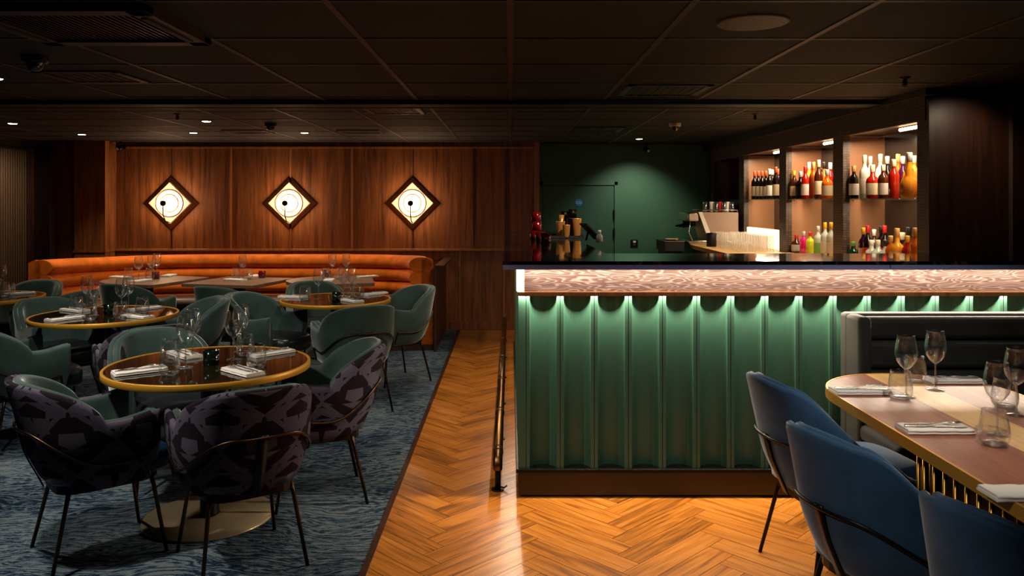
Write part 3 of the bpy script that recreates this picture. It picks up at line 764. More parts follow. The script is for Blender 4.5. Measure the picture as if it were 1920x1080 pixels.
# long wooden table
t = thing('long_table', 'long oval wooden table with pale centre stripe and gold edge', 'table', (1.72, 2.35, 0))
def stadium(a, y0, y1, n=24):
    return [(a*math.cos(k*PI/n), y1+a*math.sin(k*PI/n)) for k in range(n+1)]+[(-a*math.cos(k*PI/n), y0-a*math.sin(k*PI/n)) for k in range(n+1)]
Y0, Y1 = -.55, .965
bm = newbm(); prism(bm, stadium(.378, Y0, Y1), .715, .75); 
bmesh.ops.bisect_plane(bm, geom=bm.verts[:]+bm.edges[:]+bm.faces[:], plane_co=(-.085, 0, 0), plane_no=(1, 0, 0))
bmesh.ops.bisect_plane(bm, geom=bm.verts[:]+bm.edges[:]+bm.faces[:], plane_co=(.085, 0, 0), plane_no=(1, 0, 0))
bm.faces.ensure_lookup_table()
for f in bm.faces:
    if abs(f.calc_center_median().x) < .08: f.material_index = 1
obj('tabletop', bm, 'wood_table', t, slots=['wood_stripe'])
bm = newbm(); a = stadium(.378, Y0, Y1); b = stadium(.386, Y0, Y1)
loft(bm, [[(p[0], p[1], .712), (q[0], q[1], .712), (q[0], q[1], .7515), (p[0], p[1], .7515)] for p, q in zip(a+a[:1], b+b[:1])], caps=False)
for f in bm.faces: f.smooth = False
obj('edge_band', bm, 'brass_band', t)
bm = newbm(); prism(bm, stadium(.20, Y0+.2, Y1-.35), 0, .04); obj('base', bm, 'black_metal', t)
bm = newbm(); prism(bm, stadium(.20, Y0+.2, Y1-.35), .68, .712); obj('top_frame', bm, 'black_metal', t)
bm = newbm(); prism(bm, stadium(.11, Y0+.2, Y1-.4), .04, .68); obj('core', bm, 'black_metal', t)
st = stadium(.185, Y0+.2, Y1-.35, 8); pts = []
for i in range(len(st)):
    p, q = Vector(st[i]), Vector(st[(i+1) % len(st)]); L = (q-p).length; m = max(1, round(L/.07))
    for k in range(m): pts.append(p+(q-p)*k/m)
for p in pts:
    bm = newbm(); tube(bm, [(p.x, p.y, .04), (p.x, p.y, .68)], .008, 8); obj('rod', bm, 'brass', t)

# bench behind the long table
t = thing('bench_seat', 'dark grey-green velvet bench with channelled back against the green bar', 'bench', (0, 0, 0))
bm = newbm(); box(bm, 1.68, 3.1, 4.0, 4.09, .1, .985, .02); obj('back_frame', bm, 'grey_velvet', t)
for z0, z1 in ((.865, .975), (.72, .86), (.575, .715), (.47, .57)):
    bm = newbm(); box(bm, 1.745, 3.08, 3.925, 4.01, z0, z1, .028); obj('back_channel', bm, 'grey_velvet', t)
bm = newbm(); box(bm, 1.68, 1.75, 3.86, 4.02, .1, .985, .02); obj('side_wing', bm, 'grey_velvet', t)
bm = newbm(); box(bm, 1.69, 3.1, 3.5, 3.94, .39, .47, .025); obj('seat', bm, 'grey_velvet', t)
bm = newbm(); box(bm, 1.72, 3.1, 3.56, 3.98, .0, .385, .005); obj('plinth', bm, 'black_metal', t)

# ------------------------------------------------------------------ bar
YP, XL = 4.18, .042        # front face plane and left face plane
bar = thing('bar', 'green fluted bar front with lit oak band and dark kickboard', 'bar', (0, 0, 0))
PITCH, OP, DEP = .1782, .142, .072
def fluted(bm, p0, dirv, nrm, length, z0, z1, lead):
    # profile points (distance along, depth inward)
    prof = [(0, 0), (lead-.002, 0), (lead-.002, .004), (lead+.002, .004), (lead+.002, 0)]
    d = lead
    while d < length:
        fl = (PITCH-OP)/2
        for k in range(0, 15):
            tt = -1+2*k/14; tt = math.sin(tt*PI/2); prof.append((d+PITCH/2+tt*OP/2, DEP*math.sqrt(max(0, 1-tt*tt))))
        e = d+PITCH; prof += [(e-.002, 0), (e-.0018, .006), (e+.0018, .006), (e+.002, 0)]
        d = e
    prof = [p for p in prof if p[0] <= length]
    lo, hi = [], []
    for a, dd in prof:
        x = p0[0]+dirv[0]*a-nrm[0]*dd; y = p0[1]+dirv[1]*a-nrm[1]*dd
        lo.append(bm.verts.new((x, y, z0))); hi.append(bm.verts.new((x, y, z1)))
    for i in range(len(lo)-1):
        f = bm.faces.new((lo[i], lo[i+1], hi[i+1], hi[i]))
bm = newbm(); fluted(bm, (XL, YP), (1, 0), (0, -1), 3.28, .15, 1.06, .040); box(bm, XL, 3.32, YP+.08, YP+.1, .15, 1.06)
obj('fluted_front_panel', bm, 'bar_green', bar)
bm = newbm(); fluted(bm, (XL, YP), (0, 1), (-1, 0), 3.75, .15, 1.2, .04); box(bm, XL+.08, XL+.1, YP+.1, 7.95, .15, 1.2)
obj('fluted_side_panel', bm, 'bar_green', bar)
bm = newbm(); box(bm, XL-.0, 3.32, YP-.002, YP+.08, .01, .13, .002); obj('front_kickboard', bm, 'wood_kick', bar)
bm = newbm(); box(bm, XL-.001, XL+.06, YP+.08, 7.95, .01, .13, .002); obj('side_kickboard', bm, 'wood_kick', bar)
bm = newbm(); box(bm, XL-.012, 3.32, YP-.014, YP+.08, .13, .15, .002); box(bm, XL-.012, XL+.06, YP+.08, 7.95, .13, .15, .002); obj('kick_ledge', bm, 'black_metal', bar)
# ledge with a hollow underneath for the LED strip that washes the flutes
bm = newbm()
box(bm, XL-.006, 3.32, YP-.062, YP+.075, 1.0715, 1.078); box(bm, XL-.006, 3.32, YP-.062, YP-.055, 1.058, 1.0715); box(bm, XL-.001, 3.32, YP-.001, YP+.075, 1.052, 1.0715)
obj('ledge', bm, 'wood_trim', bar)
# grain band and the lit corner
bm = newbm(); box(bm, XL+.03, 3.32, YP-.02, YP+.05, 1.078, 1.2); obj('oak_band', bm, 'cerused_oak', bar)
bm = newbm()
prism(bm, [(XL-.010, YP+.049), (XL-.010, YP-.02), (XL+.029, YP-.021), (XL+.029, YP+.049)], 1.079, 1.2); obj('lit_corner', bm, 'led', bar)
bm = newbm(); box(bm, XL-.015, 3.32, YP-.075, YP-.055, 1.197, 1.2035); obj('led_strip', bm, 'led', bar)
bm = newbm(); box(bm, .0, .012, YP-.05, 7.9, 1.197, 1.2035); obj('led_strip', bm, 'led', bar)
bm = newbm(); box(bm, .12, 3.3, YP+.12, 4.5, .0, 1.2); box(bm, .12, .52, 4.5, 7.9, 0, 1.2); obj('carcass', bm, 'black_paint', bar)
light('band_led', 'AREA', (1.66, YP-.066, 1.195), 6, (1, .84, .72), (1.66, YP-.04, 1.0), 3.2, sy=.012)
light('flute_led_side', 'AREA', (.018, 6.0, 1.195), 16, WARM, (.03, 6.0, 0), .012, sy=3.6)
o = light('flute_led', 'AREA', (1.66, YP-.013, 1.0705), 66, (1, .84, .64), (1.66, YP-.004, 0), 3.26, sy=.006)
# counter top
ct = thing('bar_countertop', 'black polished marble L-shaped countertop on the green bar', 'countertop', (0, 0, 0))
bm = newbm(); poly = [(-.04, 4.0), (3.34, 4.0), (3.34, 4.6), (.545, 4.6), (.50, 8.0), (-.04, 8.0)]; prism(bm, poly, 1.228, 1.246, .002); obj('slab', bm, 'black_marble', ct)
bm = newbm(); 
for a, b in ((( -.038, .62), (4.002, 4.04)), ((.62, 1.9), (4.002, 4.04)), ((1.903, 3.3), (4.002, 4.04))): box(bm, a[0]+.001, a[1]-.001, b[0], b[1], 1.204, 1.228, .001)
box(bm, -.038, 0., 4.04, 7.98, 1.204, 1.228)
mat('edge_strip', (140, 152, 204), .35, .0); obj('edge_strip', bm, 'edge_strip', ct)  # bluish reflection on the dark counter edge is put into this colour
bm = newbm(); box(bm, .0, 3.3, 4.04, 4.56, 1.205, 1.228); box(bm, 0, .5, 4.56, 7.95, 1.205, 1.228); obj('underlay', bm, 'black_paint', ct)

# foot rail
fr = thing('foot_rail', 'long bronze foot rail on posts beside the bar', 'foot rail', (0, 0, 0))
XR, ZR = -.068, .172
bm = newbm(); tube(bm, [(XR, 4.42, ZR), (XR, 9.3, ZR)], .026, 16); obj('pipe', bm, 'bronze', fr)
bm = newbm(); tube(bm, [(XR, 4.36, ZR), (XR, 4.43, ZR)], .029, 16); tube(bm, smooth_path([(XR, 4.37, ZR), (XR, 4.31, ZR-.004), (XR, 4.285, ZR-.035), (XR, 4.285, ZR-.06)], 4), .026, 14); obj('end_elbow', bm, 'bronze', fr)
for y in (5.2, 6.1, 7.0, 7.9, 8.8):
    bm = newbm(); tube(bm, [(XR, y-.03, ZR), (XR, y+.03, ZR)], .0295, 16); obj('coupling', bm, 'bronze', fr)
for y in (4.285, 5.2, 6.1, 7.0, 7.9, 8.8):
    bm = newbm(); tube(bm, [(XR, y, ZR-.02), (XR, y, .004)], .015, 12); tube(bm, [(XR, y, .006), (XR, y, 0)], .034, 18); (tube(bm, [(XR, y, .02), (XR+.035, y, .012), (XR+.05, y, .024)], .005, 6) if y < 4.5 else None); obj('post', bm, 'black_metal', fr)

# ------------------------------------------------------------------ back bar cabinet
XS, XD = 2.44, 2.78
cab = thing('back_bar_cabinet', 'tall back bar cabinet with mosaic frame and four open bays', 'cabinet', (0, 0, 0))
posts = [(4.69, 4.80), (5.87, 6.05), (7.08, 7.26), (8.36, 8.54), (9.62, 9.74)]
ZT, ZO = 2.16, 2.02
for a, b in posts:
    bm = newbm(); box(bm, XS, XS+.05, a, b, 1.091, ZO); obj('mosaic_post', bm, 'mosaic_tile', cab)
    bm = newbm(); box(bm, XS+.05, XD, (a+b)/2-.02, (a+b)/2+.02, 1.091, ZO); obj('partition', bm, 'cabinet_side', cab)
bm = newbm(); box(bm, XS-.01, XS+.05, 4.69, 9.74, ZO, ZT); obj('mosaic_header', bm, 'mosaic_tile', cab)
bm = newbm(); box(bm, XS+.05, XD, 4.69, 9.74, ZO+.01, ZT); obj('cabinet_top', bm, 'wood_dark', cab)
bm = newbm(); box(bm, XD, XD+.03, 4.69, 9.74, 1.091, ZT); obj('back_panel', bm, 'cabinet_back', cab)
bm = newbm()
for a, b in ((4.80, 5.87), (6.05, 7.08), (7.26, 8.36)):
    m_ = (a+b)/2; box(bm, XD-.012, XD, m_-.012+.0, m_+.03, 1.1, ZO)
obj('back_mullion', bm, 'cabinet_side', cab)
for (a, b) in ((4.80, 5.87), (6.05, 7.08), (7.26, 8.36)):
    bm = newbm(); box(bm, XS+.01, XD-.005, a+.005, b-.005, 1.553, 1.561, .001); gs = obj('glass_shelf', bm, 'glass_shelf', cab)
    for y in (a+.03, b-.03):
        bm = newbm(); tube(bm, [(XS+.06, y, 1.545), (XS+.06, y, 1.553)], .006, 8); obj('shelf_support', bm, 'steel', gs)
    bm = newbm(); tube(bm, [(XS+.075, a+.06, ZO-.015), (XS+.075, a+.36, ZO-.015)], .011, 10); obj('led_tube', bm, 'led_tube', cab)
    light('bay_led', 'AREA', ((XS+.12), (a+b)/2, ZO-.03), 15, (1, .76, .5), (XS+.17, (a+b)/2, 1.2), .04, sy=.9)
bm = newbm(); box(bm, XS+.03, XD, 8.54, 9.62, 1.5, 1.56); obj('bay_shelf', bm, 'black_metal', cab)
bm = newbm(); box(bm, XS-.004, 3.34, 4.655, 4.69, 0, ZT-.02); obj('end_panel', bm, 'wood_dark', cab)
bm = newbm(); box(bm, 2.90, 2.915, 4.64, 4.655, 0, ZT-.03); obj('end_trim', bm, 'steel_satin', cab)
bm = newbm(); box(bm, XS-.05, 3.35, 4.6, 9.95, ZT, ZF+.03); struct('ceiling_soffit', bm, 'black_paint')
bc = thing('back_counter', 'stone back counter running under the bottle shelves', 'countertop', (0, 0, 0))
bm = newbm(); box(bm, 1.88, 2.8, 4.75, 9.75, 1.05, 1.09, .003); obj('worktop', bm, 'wood_stripe', bc)
bm = newbm(); box(bm, 1.92, 2.8, 4.77, 9.74, 0, 1.05); obj('carcass', bm, 'wood_dark', bc)
ZBC = 1.09
# light under the upper shelf level onto the back counter
for y, e in ((5.33, 5), (6.56, 7), (7.8, 7)):
    light('counter_led', 'AREA', (XS+.10, y, 1.545), e, (1, .8, .56), (XS+.13, y, 1.1), .03, sy=.9)

# ------------------------------------------------------------------ bottles
def bottle(x, y, z, h, r, body, capm, label_m, desc, where, shape='round', rz=0):
    t = thing('bottle', desc+' '+where, 'bottle', (x, y, z), rz, 'bottles on the back bar')
    bm = newbm()
    if shape == 'decanter': prof = [(0, 0), (r*.9, 0), (r*1.12, h*.1), (r*1.1, h*.28), (r*.8, h*.44), (r*.45, h*.52), (r*.55, h*.62), (r*.34, h*.68), (r*.3, h*.86)]
    elif shape == 'squat': prof = [(0, 0), (r, 0), (r*1.05, h*.04), (r*1.05, h*.5), (r*.9, h*.6), (r*.4, h*.68), (r*.34, h*.85)]
    else: prof = [(0, 0), (r*.96, 0), (r, h*.03), (r, h*.58), (r*.86, h*.66), (r*.42, h*.74), (r*.36, h*.80), (r*.36, h*.88)]
    seg = 4 if shape == 'square' else 16
    lathe(bm, prof, 16); bd = obj('body', bm, 'bottle_'+body, t)
    bm = newbm(); rr = prof[-1][0]*1.18; z0 = prof[-1][1]-h*.06
    lathe(bm, [(rr*.9, z0), (rr, z0+.002), (rr, h-.003), (rr*.9, h), (0, h)], 12); obj('cap', bm, 'paper_'+capm, t)
    if label_m:
        bm = newbm(); rl = r*1.015 if shape != 'decanter' else 0
        if rl:
            k0, k1 = 8, 26; za, zb = h*.12, h*.46
            if shape == 'squat': rl = r*1.07
            A = [bm.verts.new((rl*math.cos(2*PI*k/24-.3-PI*.0), rl*math.sin(2*PI*k/24-.3), za)) for k in range(k0, 25)]
            B = [bm.verts.new((rl*math.cos(2*PI*k/24-.3), rl*math.sin(2*PI*k/24-.3), zb)) for k in range(k0, 25)]
            for i in range(len(A)-1): bm.faces.new((A[i], A[i+1], B[i+1], B[i])).smooth = True
            obj('paper_label', bm, 'paper_'+label_m, bd)
        else: bm.free()
def yof(px, X): return X*F/(px-CX)
TAKEN = []
def row(items, z, where, X0=2.52):
    # items: (px, top_py, body, cap, label, description, shape, back?)
    for px, py, body, capm, lab, desc, shape, back in items:
        X = X0+.11*back; y = yof(px, X); lo, hi = [q for q in ((4.80, 5.87), (6.05, 7.08), (7.26, 8.36)) if q[0]-.1 < y < q[1]+.1][0];  r = {'round': .034, 'squat': .041, 'decanter': .052}[shape]; rb = r*1.14 if shape == 'decanter' else r*1.07; best = None
        for i in range(60):
            for XX in (X+.006*i, X-.006*i):
                if not XS+.055 < XX < XD-.05: continue
                yy = max(lo+rb+.004, min(hi-rb-.004, yof(px, XX))); cost = abs(XX-X)+abs(yy-yof(px, XX))
                if any(math.hypot(XX-a, yy-b) < rb+c+.002 and d == z for a, b, c, d in TAKEN): continue
                if best is None or cost < best[0]: best = (cost, XX, yy)
        if best: X, y = best[1:]
        TAKEN.append((X, y, rb, z))
        h = (CAMZ-(py-CY)*y/F)-z; h = max(.16, min(.36, h))
        bottle(X, y, z, h, r, body, capm, lab, desc, where)if shape == 'round' else bottle(X, y, z, h, r, body, capm, lab, desc, where, shape)
ZS = 1.5615
row([(1601, 311, 'dark_bottle', 'tan', 'white', 'dark wine-red bottle with tan cap, leftmost', 'round', 0),
     (1621, 291, 'clear_bottle', 'cream', 'white', 'clear bottle with tall cream cap, second from left', 'round', 0),
     (1632, 293, 'clear_bottle', 'silver', 'cream', 'clear bottle with silver stopper behind the red one', 'round', 1),
     (1636, 309, 'red_liquor', 'cream', 'cream', 'red liquor bottle with large cream label', 'squat', 0),
     (1651, 289, 'clear_bottle', 'cream', 'cream', 'tall clear bottle with pale yellow cap at the back', 'round', 1),
     (1656, 309, 'brown_bottle', 'cream', 'white', 'brown bottle with white label and cream cap', 'round', 0),
     (1664, 293, 'dark_bottle', 'silver', 'cream', 'dark bottle with thin silver stopper at the back', 'round', 1),
     (1676, 299, 'red_liquor', 'cream', None, 'slim bright red bottle with cream cap', 'round', 0),
     (1684, 289, 'amber', 'tan', 'cream', 'amber bottle with tan cap at the back', 'round', 1),
     (1693, 293, 'purple', 'silver', 'black', 'dark purple bottle with grey cap', 'round', 1),
     (1703, 299, 'amber', 'black', 'tan', 'small amber bottle behind the decanter', 'round', 1),
     (1705, 286, 'gold_liquor', 'silver', None, 'golden pot-bellied decanter with silver cap', 'decanter', 0),
     (1714, 292, 'gold_liquor', 'cream', 'cream', 'golden bottle half hidden by the mosaic post', 'round', 1)], ZS, 'on upper shelf, nearest bay')
row([(1583, 440, 'dark_bottle', 'red', None, 'short dark bottle with red cap, leftmost', 'squat', 1),
     (1597, 455, 'green_bottle', 'mint', 'white', 'green bottle with white and green label', 'squat', 0),
     (1603, 424, 'dark_bottle', 'black', None, 'tall black bottle with black cap', 'round', 1),
     (1609, 448, 'green_bottle', 'black', 'mint', 'short dark green bottle with black cap', 'round', 0),
     (1619, 427, 'purple', 'yellow', 'cream', 'bottle with tall yellow cap', 'round', 0),
     (1627, 423, 'dark_bottle', 'red', 'red', 'dark bottle with red top at the back left', 'round', 1),
     (1634, 450, 'clear_bottle', 'white', 'red', 'small clear bottle with red label', 'squat', 0),
     (1639, 430, 'brown_bottle', 'white', 'cream', 'brown bottle with white cap', 'round', 0),
     (1646, 450, 'clear_bottle', 'cream', 'cream', 'pale bottle with cream label', 'squat', 0),
     (1652, 424, 'dark_bottle', 'black', None, 'black bottle behind the pale one', 'round', 1),
     (1659, 423, 'dark_bottle', 'red', 'red', 'dark bottle with red top at the back right', 'round', 1),
     (1660, 450, 'clear_bottle', 'black', 'silver', 'clear jar-like bottle with wide black cap', 'squat', 0),
     (1670, 442, 'amber', 'tan', 'cream', 'amber bottle with tan cap', 'round', 0),
     (1682, 428, 'gold_liquor', 'tan', 'cream', 'golden bottle with square tan cap', 'squat', 0),
     (1692, 436, 'dark_bottle', 'cream', None, 'dark decanter with pale seal', 'decanter', 0),
     (1701, 442, 'red_liquor', 'yellow', 'cream', 'red bottle with cream label beside the dark decanter', 'round', 0),
     (1704, 426, 'brown_bottle', 'black', None, 'tall brown bottle at the very back', 'round', 1),
     (1716, 427, 'amber', 'tan', 'yellow', 'amber bottle with yellow label by the mosaic post', 'round', 0)], ZBC, 'on back counter, nearest bay')
row([(1487, 320, 'brown_bottle', 'yellow', 'cream', 'brown bottle with yellow cap, leftmost', 'round', 0),
     (1493, 320, 'dark_bottle', 'black', 'silver', 'dark bottle with black stopper, second from left', 'round', 1),
     (1501, 321, 'dark_bottle', 'silver', 'black', 'squat dark bottle', 'squat', 0),
     (1510, 312, 'red_liquor', 'red', 'white', 'reddish bottle with blue and white label', 'round', 0),
     (1517, 304, 'gold_liquor', 'white', 'orange', 'golden bottle with white cap', 'round', 1),
     (1525, 304, 'amber', 'tan', 'orange', 'orange bottle with tan cap', 'round', 0),
     (1535, 300, 'brown_bottle', 'cream', 'cream', 'tall bottle with cream label and pale cap', 'round', 0),
     (1543, 316, 'amber', 'black', None, 'small amber bottle with black cap', 'squat', 1),
     (1546, 304, 'amber', 'black', 'orange', 'amber bottle with dark cap at the back', 'round', 1),
     (1551, 318, 'amber', 'silver', 'cream', 'amber bottle with cream label near the post', 'squat', 0),
     (1557, 305, 'red_liquor', 'white', 'red', 'bright red bottle with white cap near the post', 'round', 1)], ZS, 'on upper shelf, middle bay')
row([(1479, 436, 'teal_bottle', 'silver', 'white', 'teal bottle with silver cap, leftmost', 'round', 0),
     (1488, 434, 'dark_bottle', 'black', None, 'dark bottle behind the teal one', 'round', 1),
     (1493, 445, 'brown_bottle', 'red', 'silver', 'squat brown bottle with grey label', 'squat', 0),
     (1507, 434, 'pink', 'silver', None, 'bright pink bottle with silver cap', 'round', 0),
     (1519, 435, 'lime', 'red', None, 'yellow bottle with red cap', 'round', 0),
     (1534, 424, 'clear_bottle', 'silver', 'mint', 'clear green-tinted bottle with silver cap', 'round', 0),
     (1547, 417, 'clear_bottle', 'yellow', 'white', 'clear bottle with white label and yellow cap', 'round', 0),
     (1558, 417, 'clear_bottle', 'yellow', 'white', 'white bottle half hidden by the middle mosaic post', 'round', 0)], ZBC, 'on back counter, middle bay')
wl = ['leftmost', 'second from left', 'third from left', 'fourth from left']
items = [(1415+7*k, 321, 'dark_bottle', 'orange', 'cream', 'dark wine bottle with orange-red foil, %s,' % wl[k], 'round', 0) for k in range(4)]
items += [(1443, 317, 'dark_bottle', 'white', 'white', 'dark wine bottle with white foil', 'round', 0), (1449, 318, 'dark_bottle', 'silver', 'white', 'dark wine bottle with grey foil behind the row', 'round', 1),
          (1455, 313, 'dark_bottle', 'orange', 'cream', 'tall dark wine bottle with tan foil', 'round', 0), (1460, 317, 'dark_bottle', 'orange', 'white', 'dark wine bottle with orange foil next to the post', 'round', 1)]
row(items, ZS, 'on upper shelf, third bay')

# ------------------------------------------------------------------ glassware prototypes
def wine_proto():
    t = thing('wine_glass', 'x', 'wine glass')
    bm = newbm(); lathe(bm, [(.0, .0025), (.034, .001), (.036, .002), (.034, .0035), (.012, .006), (.0045, .012), (.0035, .03), (.0035, .10), (.006, .112)], 24); obj('stem', bm, 'glass_base', t)
    bm = newbm(); lathe(bm, [(0, .111), (.008, .1125), (.022, .124), (.036, .145), (.043, .170), (.0435, .182), (.041, .205), (.036, .232), (.0325, .248), (.0335, .249)], 32); obj('bowl', bm, 'glass', t)
    return t
def tumbler_proto():
    t = thing('tumbler', 'x', 'tumbler')
    bm = newbm(); lathe(bm, [(0, .0), (.030, 0), (.036, .004), (.037, .010), (.02, .014), (0, .015)], 24); obj('thick_base', bm, 'glass_base', t)
    bm = newbm(); lathe(bm, [(.036, .004), (.0455, .018), (.0475, .034), (.0455, .06), (.0405, .09), (.0365, .113), (.0375, .114)], 32); obj('bowl', bm, 'glass', t)
    return t
def napkin_proto():
    t = thing('napkin', 'x', 'napkin')
    def slab(z0, z1, a, b, n=10):
        bm = newbm(); loops = []
        for i in range(n+1):
            x = -a+2*a*i/n; w_ = .0012*math.sin(i*2.1); e = 1 if 0 < i < n else .6
            zz = z1+w_
            loops.append([(x, -b, z0), (x, b*.98, z0), (x, b+.003*e, (z0+zz)/2), (x, b-.002, zz), (x, -b+.004, zz+.001), (x, -b-.003*e, (z0+zz)/2)])
        loft(bm, loops); return bm
    obj('lower_fold', slab(0, .0075, .115, .048), 'linen', t); obj('upper_fold', slab(.0085, .0155, .113, .046), 'linen', t)
    return t
def fork_proto():
    t = thing('fork', 'x', 'fork'); bm = newbm()
    def prof(x):
        if x < -.06: return .0055-.001*sst(-.1, -.06, x)
        if x < .035: return .0045-.0022*sst(-.06, .02, x)
        return .0023+.0085*sst(.035, .055, x)
    loops = []
    for i in range(20):
        x = -.10+.165*i/19; wd = prof(x); z = .003+.006*sst(-.02, .045, x)
        loops.append([(x, -wd, z), (x, wd, z), (x, wd, z+.0022), (x, -wd, z+.0022)])
    loft(bm, loops); obj('handle', bm, 'steel', t)
    bm = newbm()
    for k in range(4):
        y = -.009+.006*k; loft(bm, [[(x, y-.0013, z), (x, y+.0013, z), (x, y+.0013, z+.0016), (x, y-.0013, z+.0016)] for x, z in ((.062, .009), (.085, .0075), (.102, .010))])
    obj('tines', bm, 'steel', t)
    return t
def knife_proto():
    t = thing('knife', 'x', 'knife'); bm = newbm()
    box(bm, -.11, -.01, -.0045, .0045, .002, .006, .0015); obj('handle', bm, 'steel', t)
    bm = newbm(); prism(bm, [(-.012, -.004), (.085, -.008), (.10, -.004), (.108, .003), (.095, .006), (-.012, .004)], .0030, .0042); obj('blade', bm, 'steel', t)
    return t
def candle_proto(m):
    t = thing('tealight_holder', 'x', 'candle holder'); bm = newbm()
    lathe(bm, [(0, 0), (.034, 0), (.038, .004), (.038, .07), (.034, .07), (.033, .012), (0, .01)], 24); obj('cup', bm, m, t)
    bm = newbm(); lathe(bm, [(0, .03), (.018, .03), (.019, .031), (.019, .011), (0, .011)], 16); obj('candle', bm, 'linen', t)
    return t
PR = {'wine': wine_proto(), 'tumbler': tumbler_proto(), 'napkin': napkin_proto(), 'fork': fork_proto(), 'knife': knife_proto(), 'green': candle_proto('dark_glass'), 'red': candle_proto('red_glass')}
NICE = {'wine': 'stemmed wine glass', 'tumbler': 'stemless water tumbler', 'napkin': 'folded white napkin', 'fork': 'steel fork', 'knife': 'steel knife', 'green': 'dark green glass tealight holder', 'red': 'red glass tealight holder'}
GRP = {'wine': 'wine glasses on the tables', 'tumbler': 'water tumblers on the tables', 'napkin': 'folded napkins on the tables', 'fork': 'forks on the napkins', 'knife': 'knives on the napkins', 'green': 'glass tealight holders', 'red': 'red tealight holders'}
def put(kind, x, y, z, rz, where):
    p = PR[kind]; lab = NICE[kind]+' '+where
    if id(p) not in used:
        used.add(id(p)); p.location = (x, y, z); p.rotation_euler = (0, 0, rz); p['label'] = lab; p['group'] = GRP[kind]; return p
    return dup(p, (x, y, z), rz, lab, GRP[kind])
ZTB = .7505
CEN = dict((k, v[:2]) for k, v in T.items()); CEN.update(B1=(-3.6, 8.07), B2=(-2.7, 7.98), B3=(-1.82, 8.07))
def setting(tab, nap, wine, tum, pos, ang=None, cutlery=True):
    where = 'at the %s place of the %s' % (pos, TN[tab])
    if nap:
        x, y = at(*nap)
        if tab in CEN and ang is None: a = math.atan2(CEN[tab][1]-y, CEN[tab][0]-x)
        else: a = math.radians(ang or 0)
        put('napkin', x, y, ZTB, a, where)
        if cutlery:
            zz = ZTB+.017
            c, s = math.cos(a), math.sin(a)
            put('fork', x-s*.014, y+c*.014, zz-.002, a+.06, 'on napkin '+where)
            put('knife', x+s*.016, y-c*.016, zz-.001, a-.05, 'on napkin '+where)
    if wine: x, y = at(*wine); put('wine', x, y, ZTB, 0, where)
    if tum: x, y = at(*tum); put('tumbler', x, y, ZTB, 0, where)
setting('T1', (262, 698), (348, 690), (318, 703), 'near left')
setting('T1', (346, 667), (361, 672), (319, 678), 'far left')
setting('T1', (455, 699), (438, 675), (481, 691), 'near right')
setting('T1', (509, 664), (452, 660), (460, 667), 'far right')
x, y = at(396, 683); put('green', x, y, ZTB, 0, 'in the middle of the '+TN['T1'])
setting('T2', (122, 599), (176, 592), (168, 600), 'near left')
setting('T2', (140, 583), (163, 581), (143, 582), 'far left')
setting('T2', (258, 595), (228, 588), (226, 597), 'near right')
setting('T2', (272, 580), (241, 582), (267, 587), 'far right')
x, y = at(205, 588); put('green', x, y, ZTB, 0, 'in the middle of the '+TN['T2'])
setting('T3', (549, 558), (597, 561), (572, 562), 'left')
setting('T3', (658, 565), (644, 557), (654, 561), 'near right')
setting('T3', (702, 552), (659, 556), (672, 559), 'far right')
x, y = at(631, 564); put('green', x, y, ZTB, 0, 'in the middle of the '+TN['T3'])
setting('T4', (36, 552), (2, 550), (17, 553), 'right')
setting('T4', (-60, 560), None, (8, 557), 'near', cutlery=False)
setting('B1', (226, 521), (260, 527), (241, 523), 'near left', cutlery=False)
setting('B1', (263, 528), (284, 523), None, 'middle', cutlery=False)
setting('B1', (316, 518), (294, 520), (281, 524), 'right', cutlery=False)
x, y = at(292, 523); put('red', x, y, ZTB, 0, 'on the '+TN['B1'])
setting('B2', (441, 526), (455, 523), (443, 523), 'near left', cutlery=False)
setting('B2', (478, 519), None, (465, 524), 'right', cutlery=False)
x, y = at(491, 521); put('red', x, y, ZTB, 0, 'on the '+TN['B2'])
setting('B3', (616, 527), (623, 520), (611, 522), 'left', cutlery=False)
setting('B3', (688, 520), (649, 520), (636, 523), 'right', cutlery=False)
x, y = at(614, 519); put('red', x, y, ZTB, 0, 'on the '+TN['B3'])
# long table
setting('R', (1612, 736), (1699, 744), (1688, 748), 'far left', 0)
setting('R', (1790, 716), (1754, 731), (1716, 716), 'far right', 180)
setting('R', (1752, 808), (1868, 832), (1866, 833), 'near left', 0) if False else None
setting('R', (1752, 808), (1870, 816), (1864, 834), 'near left', 0)
setting('R', None, (1906, 778), (1884, 764), 'near right')
setting('R', (1930, 930), None, None, 'nearest', 0, cutlery=False)

# ------------------------------------------------------------------ things on the bar
ZC = 1.2465
def onbar(px, y, z=ZC): return ((px-CX)*y/F, y, z)
for i, (px, y, z, where) in enumerate([(1003, 6.2, ZC, 'lower left of the stack on the bar corner'), (1006, 6.2, ZC+.072, 'second up in the left stack on the bar corner'), (1005, 6.2, ZC+.144, 'topmost of the left stack on the bar corner'),
                              (1023, 5.75, ZC, 'single one right of the stack on the bar corner'), (1013, 6.0, ZC, 'between the stack and the single one on the bar corner')]):
    put('red', *onbar(px, y, z), 0, where)
tr = thing('bar_tray', 'black rubber tray under the gold shakers on the bar', 'tray', (.47*.9, 6.55, ZC))
bm = newbm(); box(bm, -.19, .17, -.12, .31, 0, .008, .002); obj('mat', bm, 'black_paint', tr)
bm = newbm(); box(bm, -.19, .17, -.12, -.11, .008, .02); box(bm, -.19, .17, .30, .31, .008, .02); box(bm, -.19, -.18, -.11, .30, .008, .02); box(bm, .16, .17, -.11, .30, .008, .02); obj('rim', bm, 'black_paint', tr)
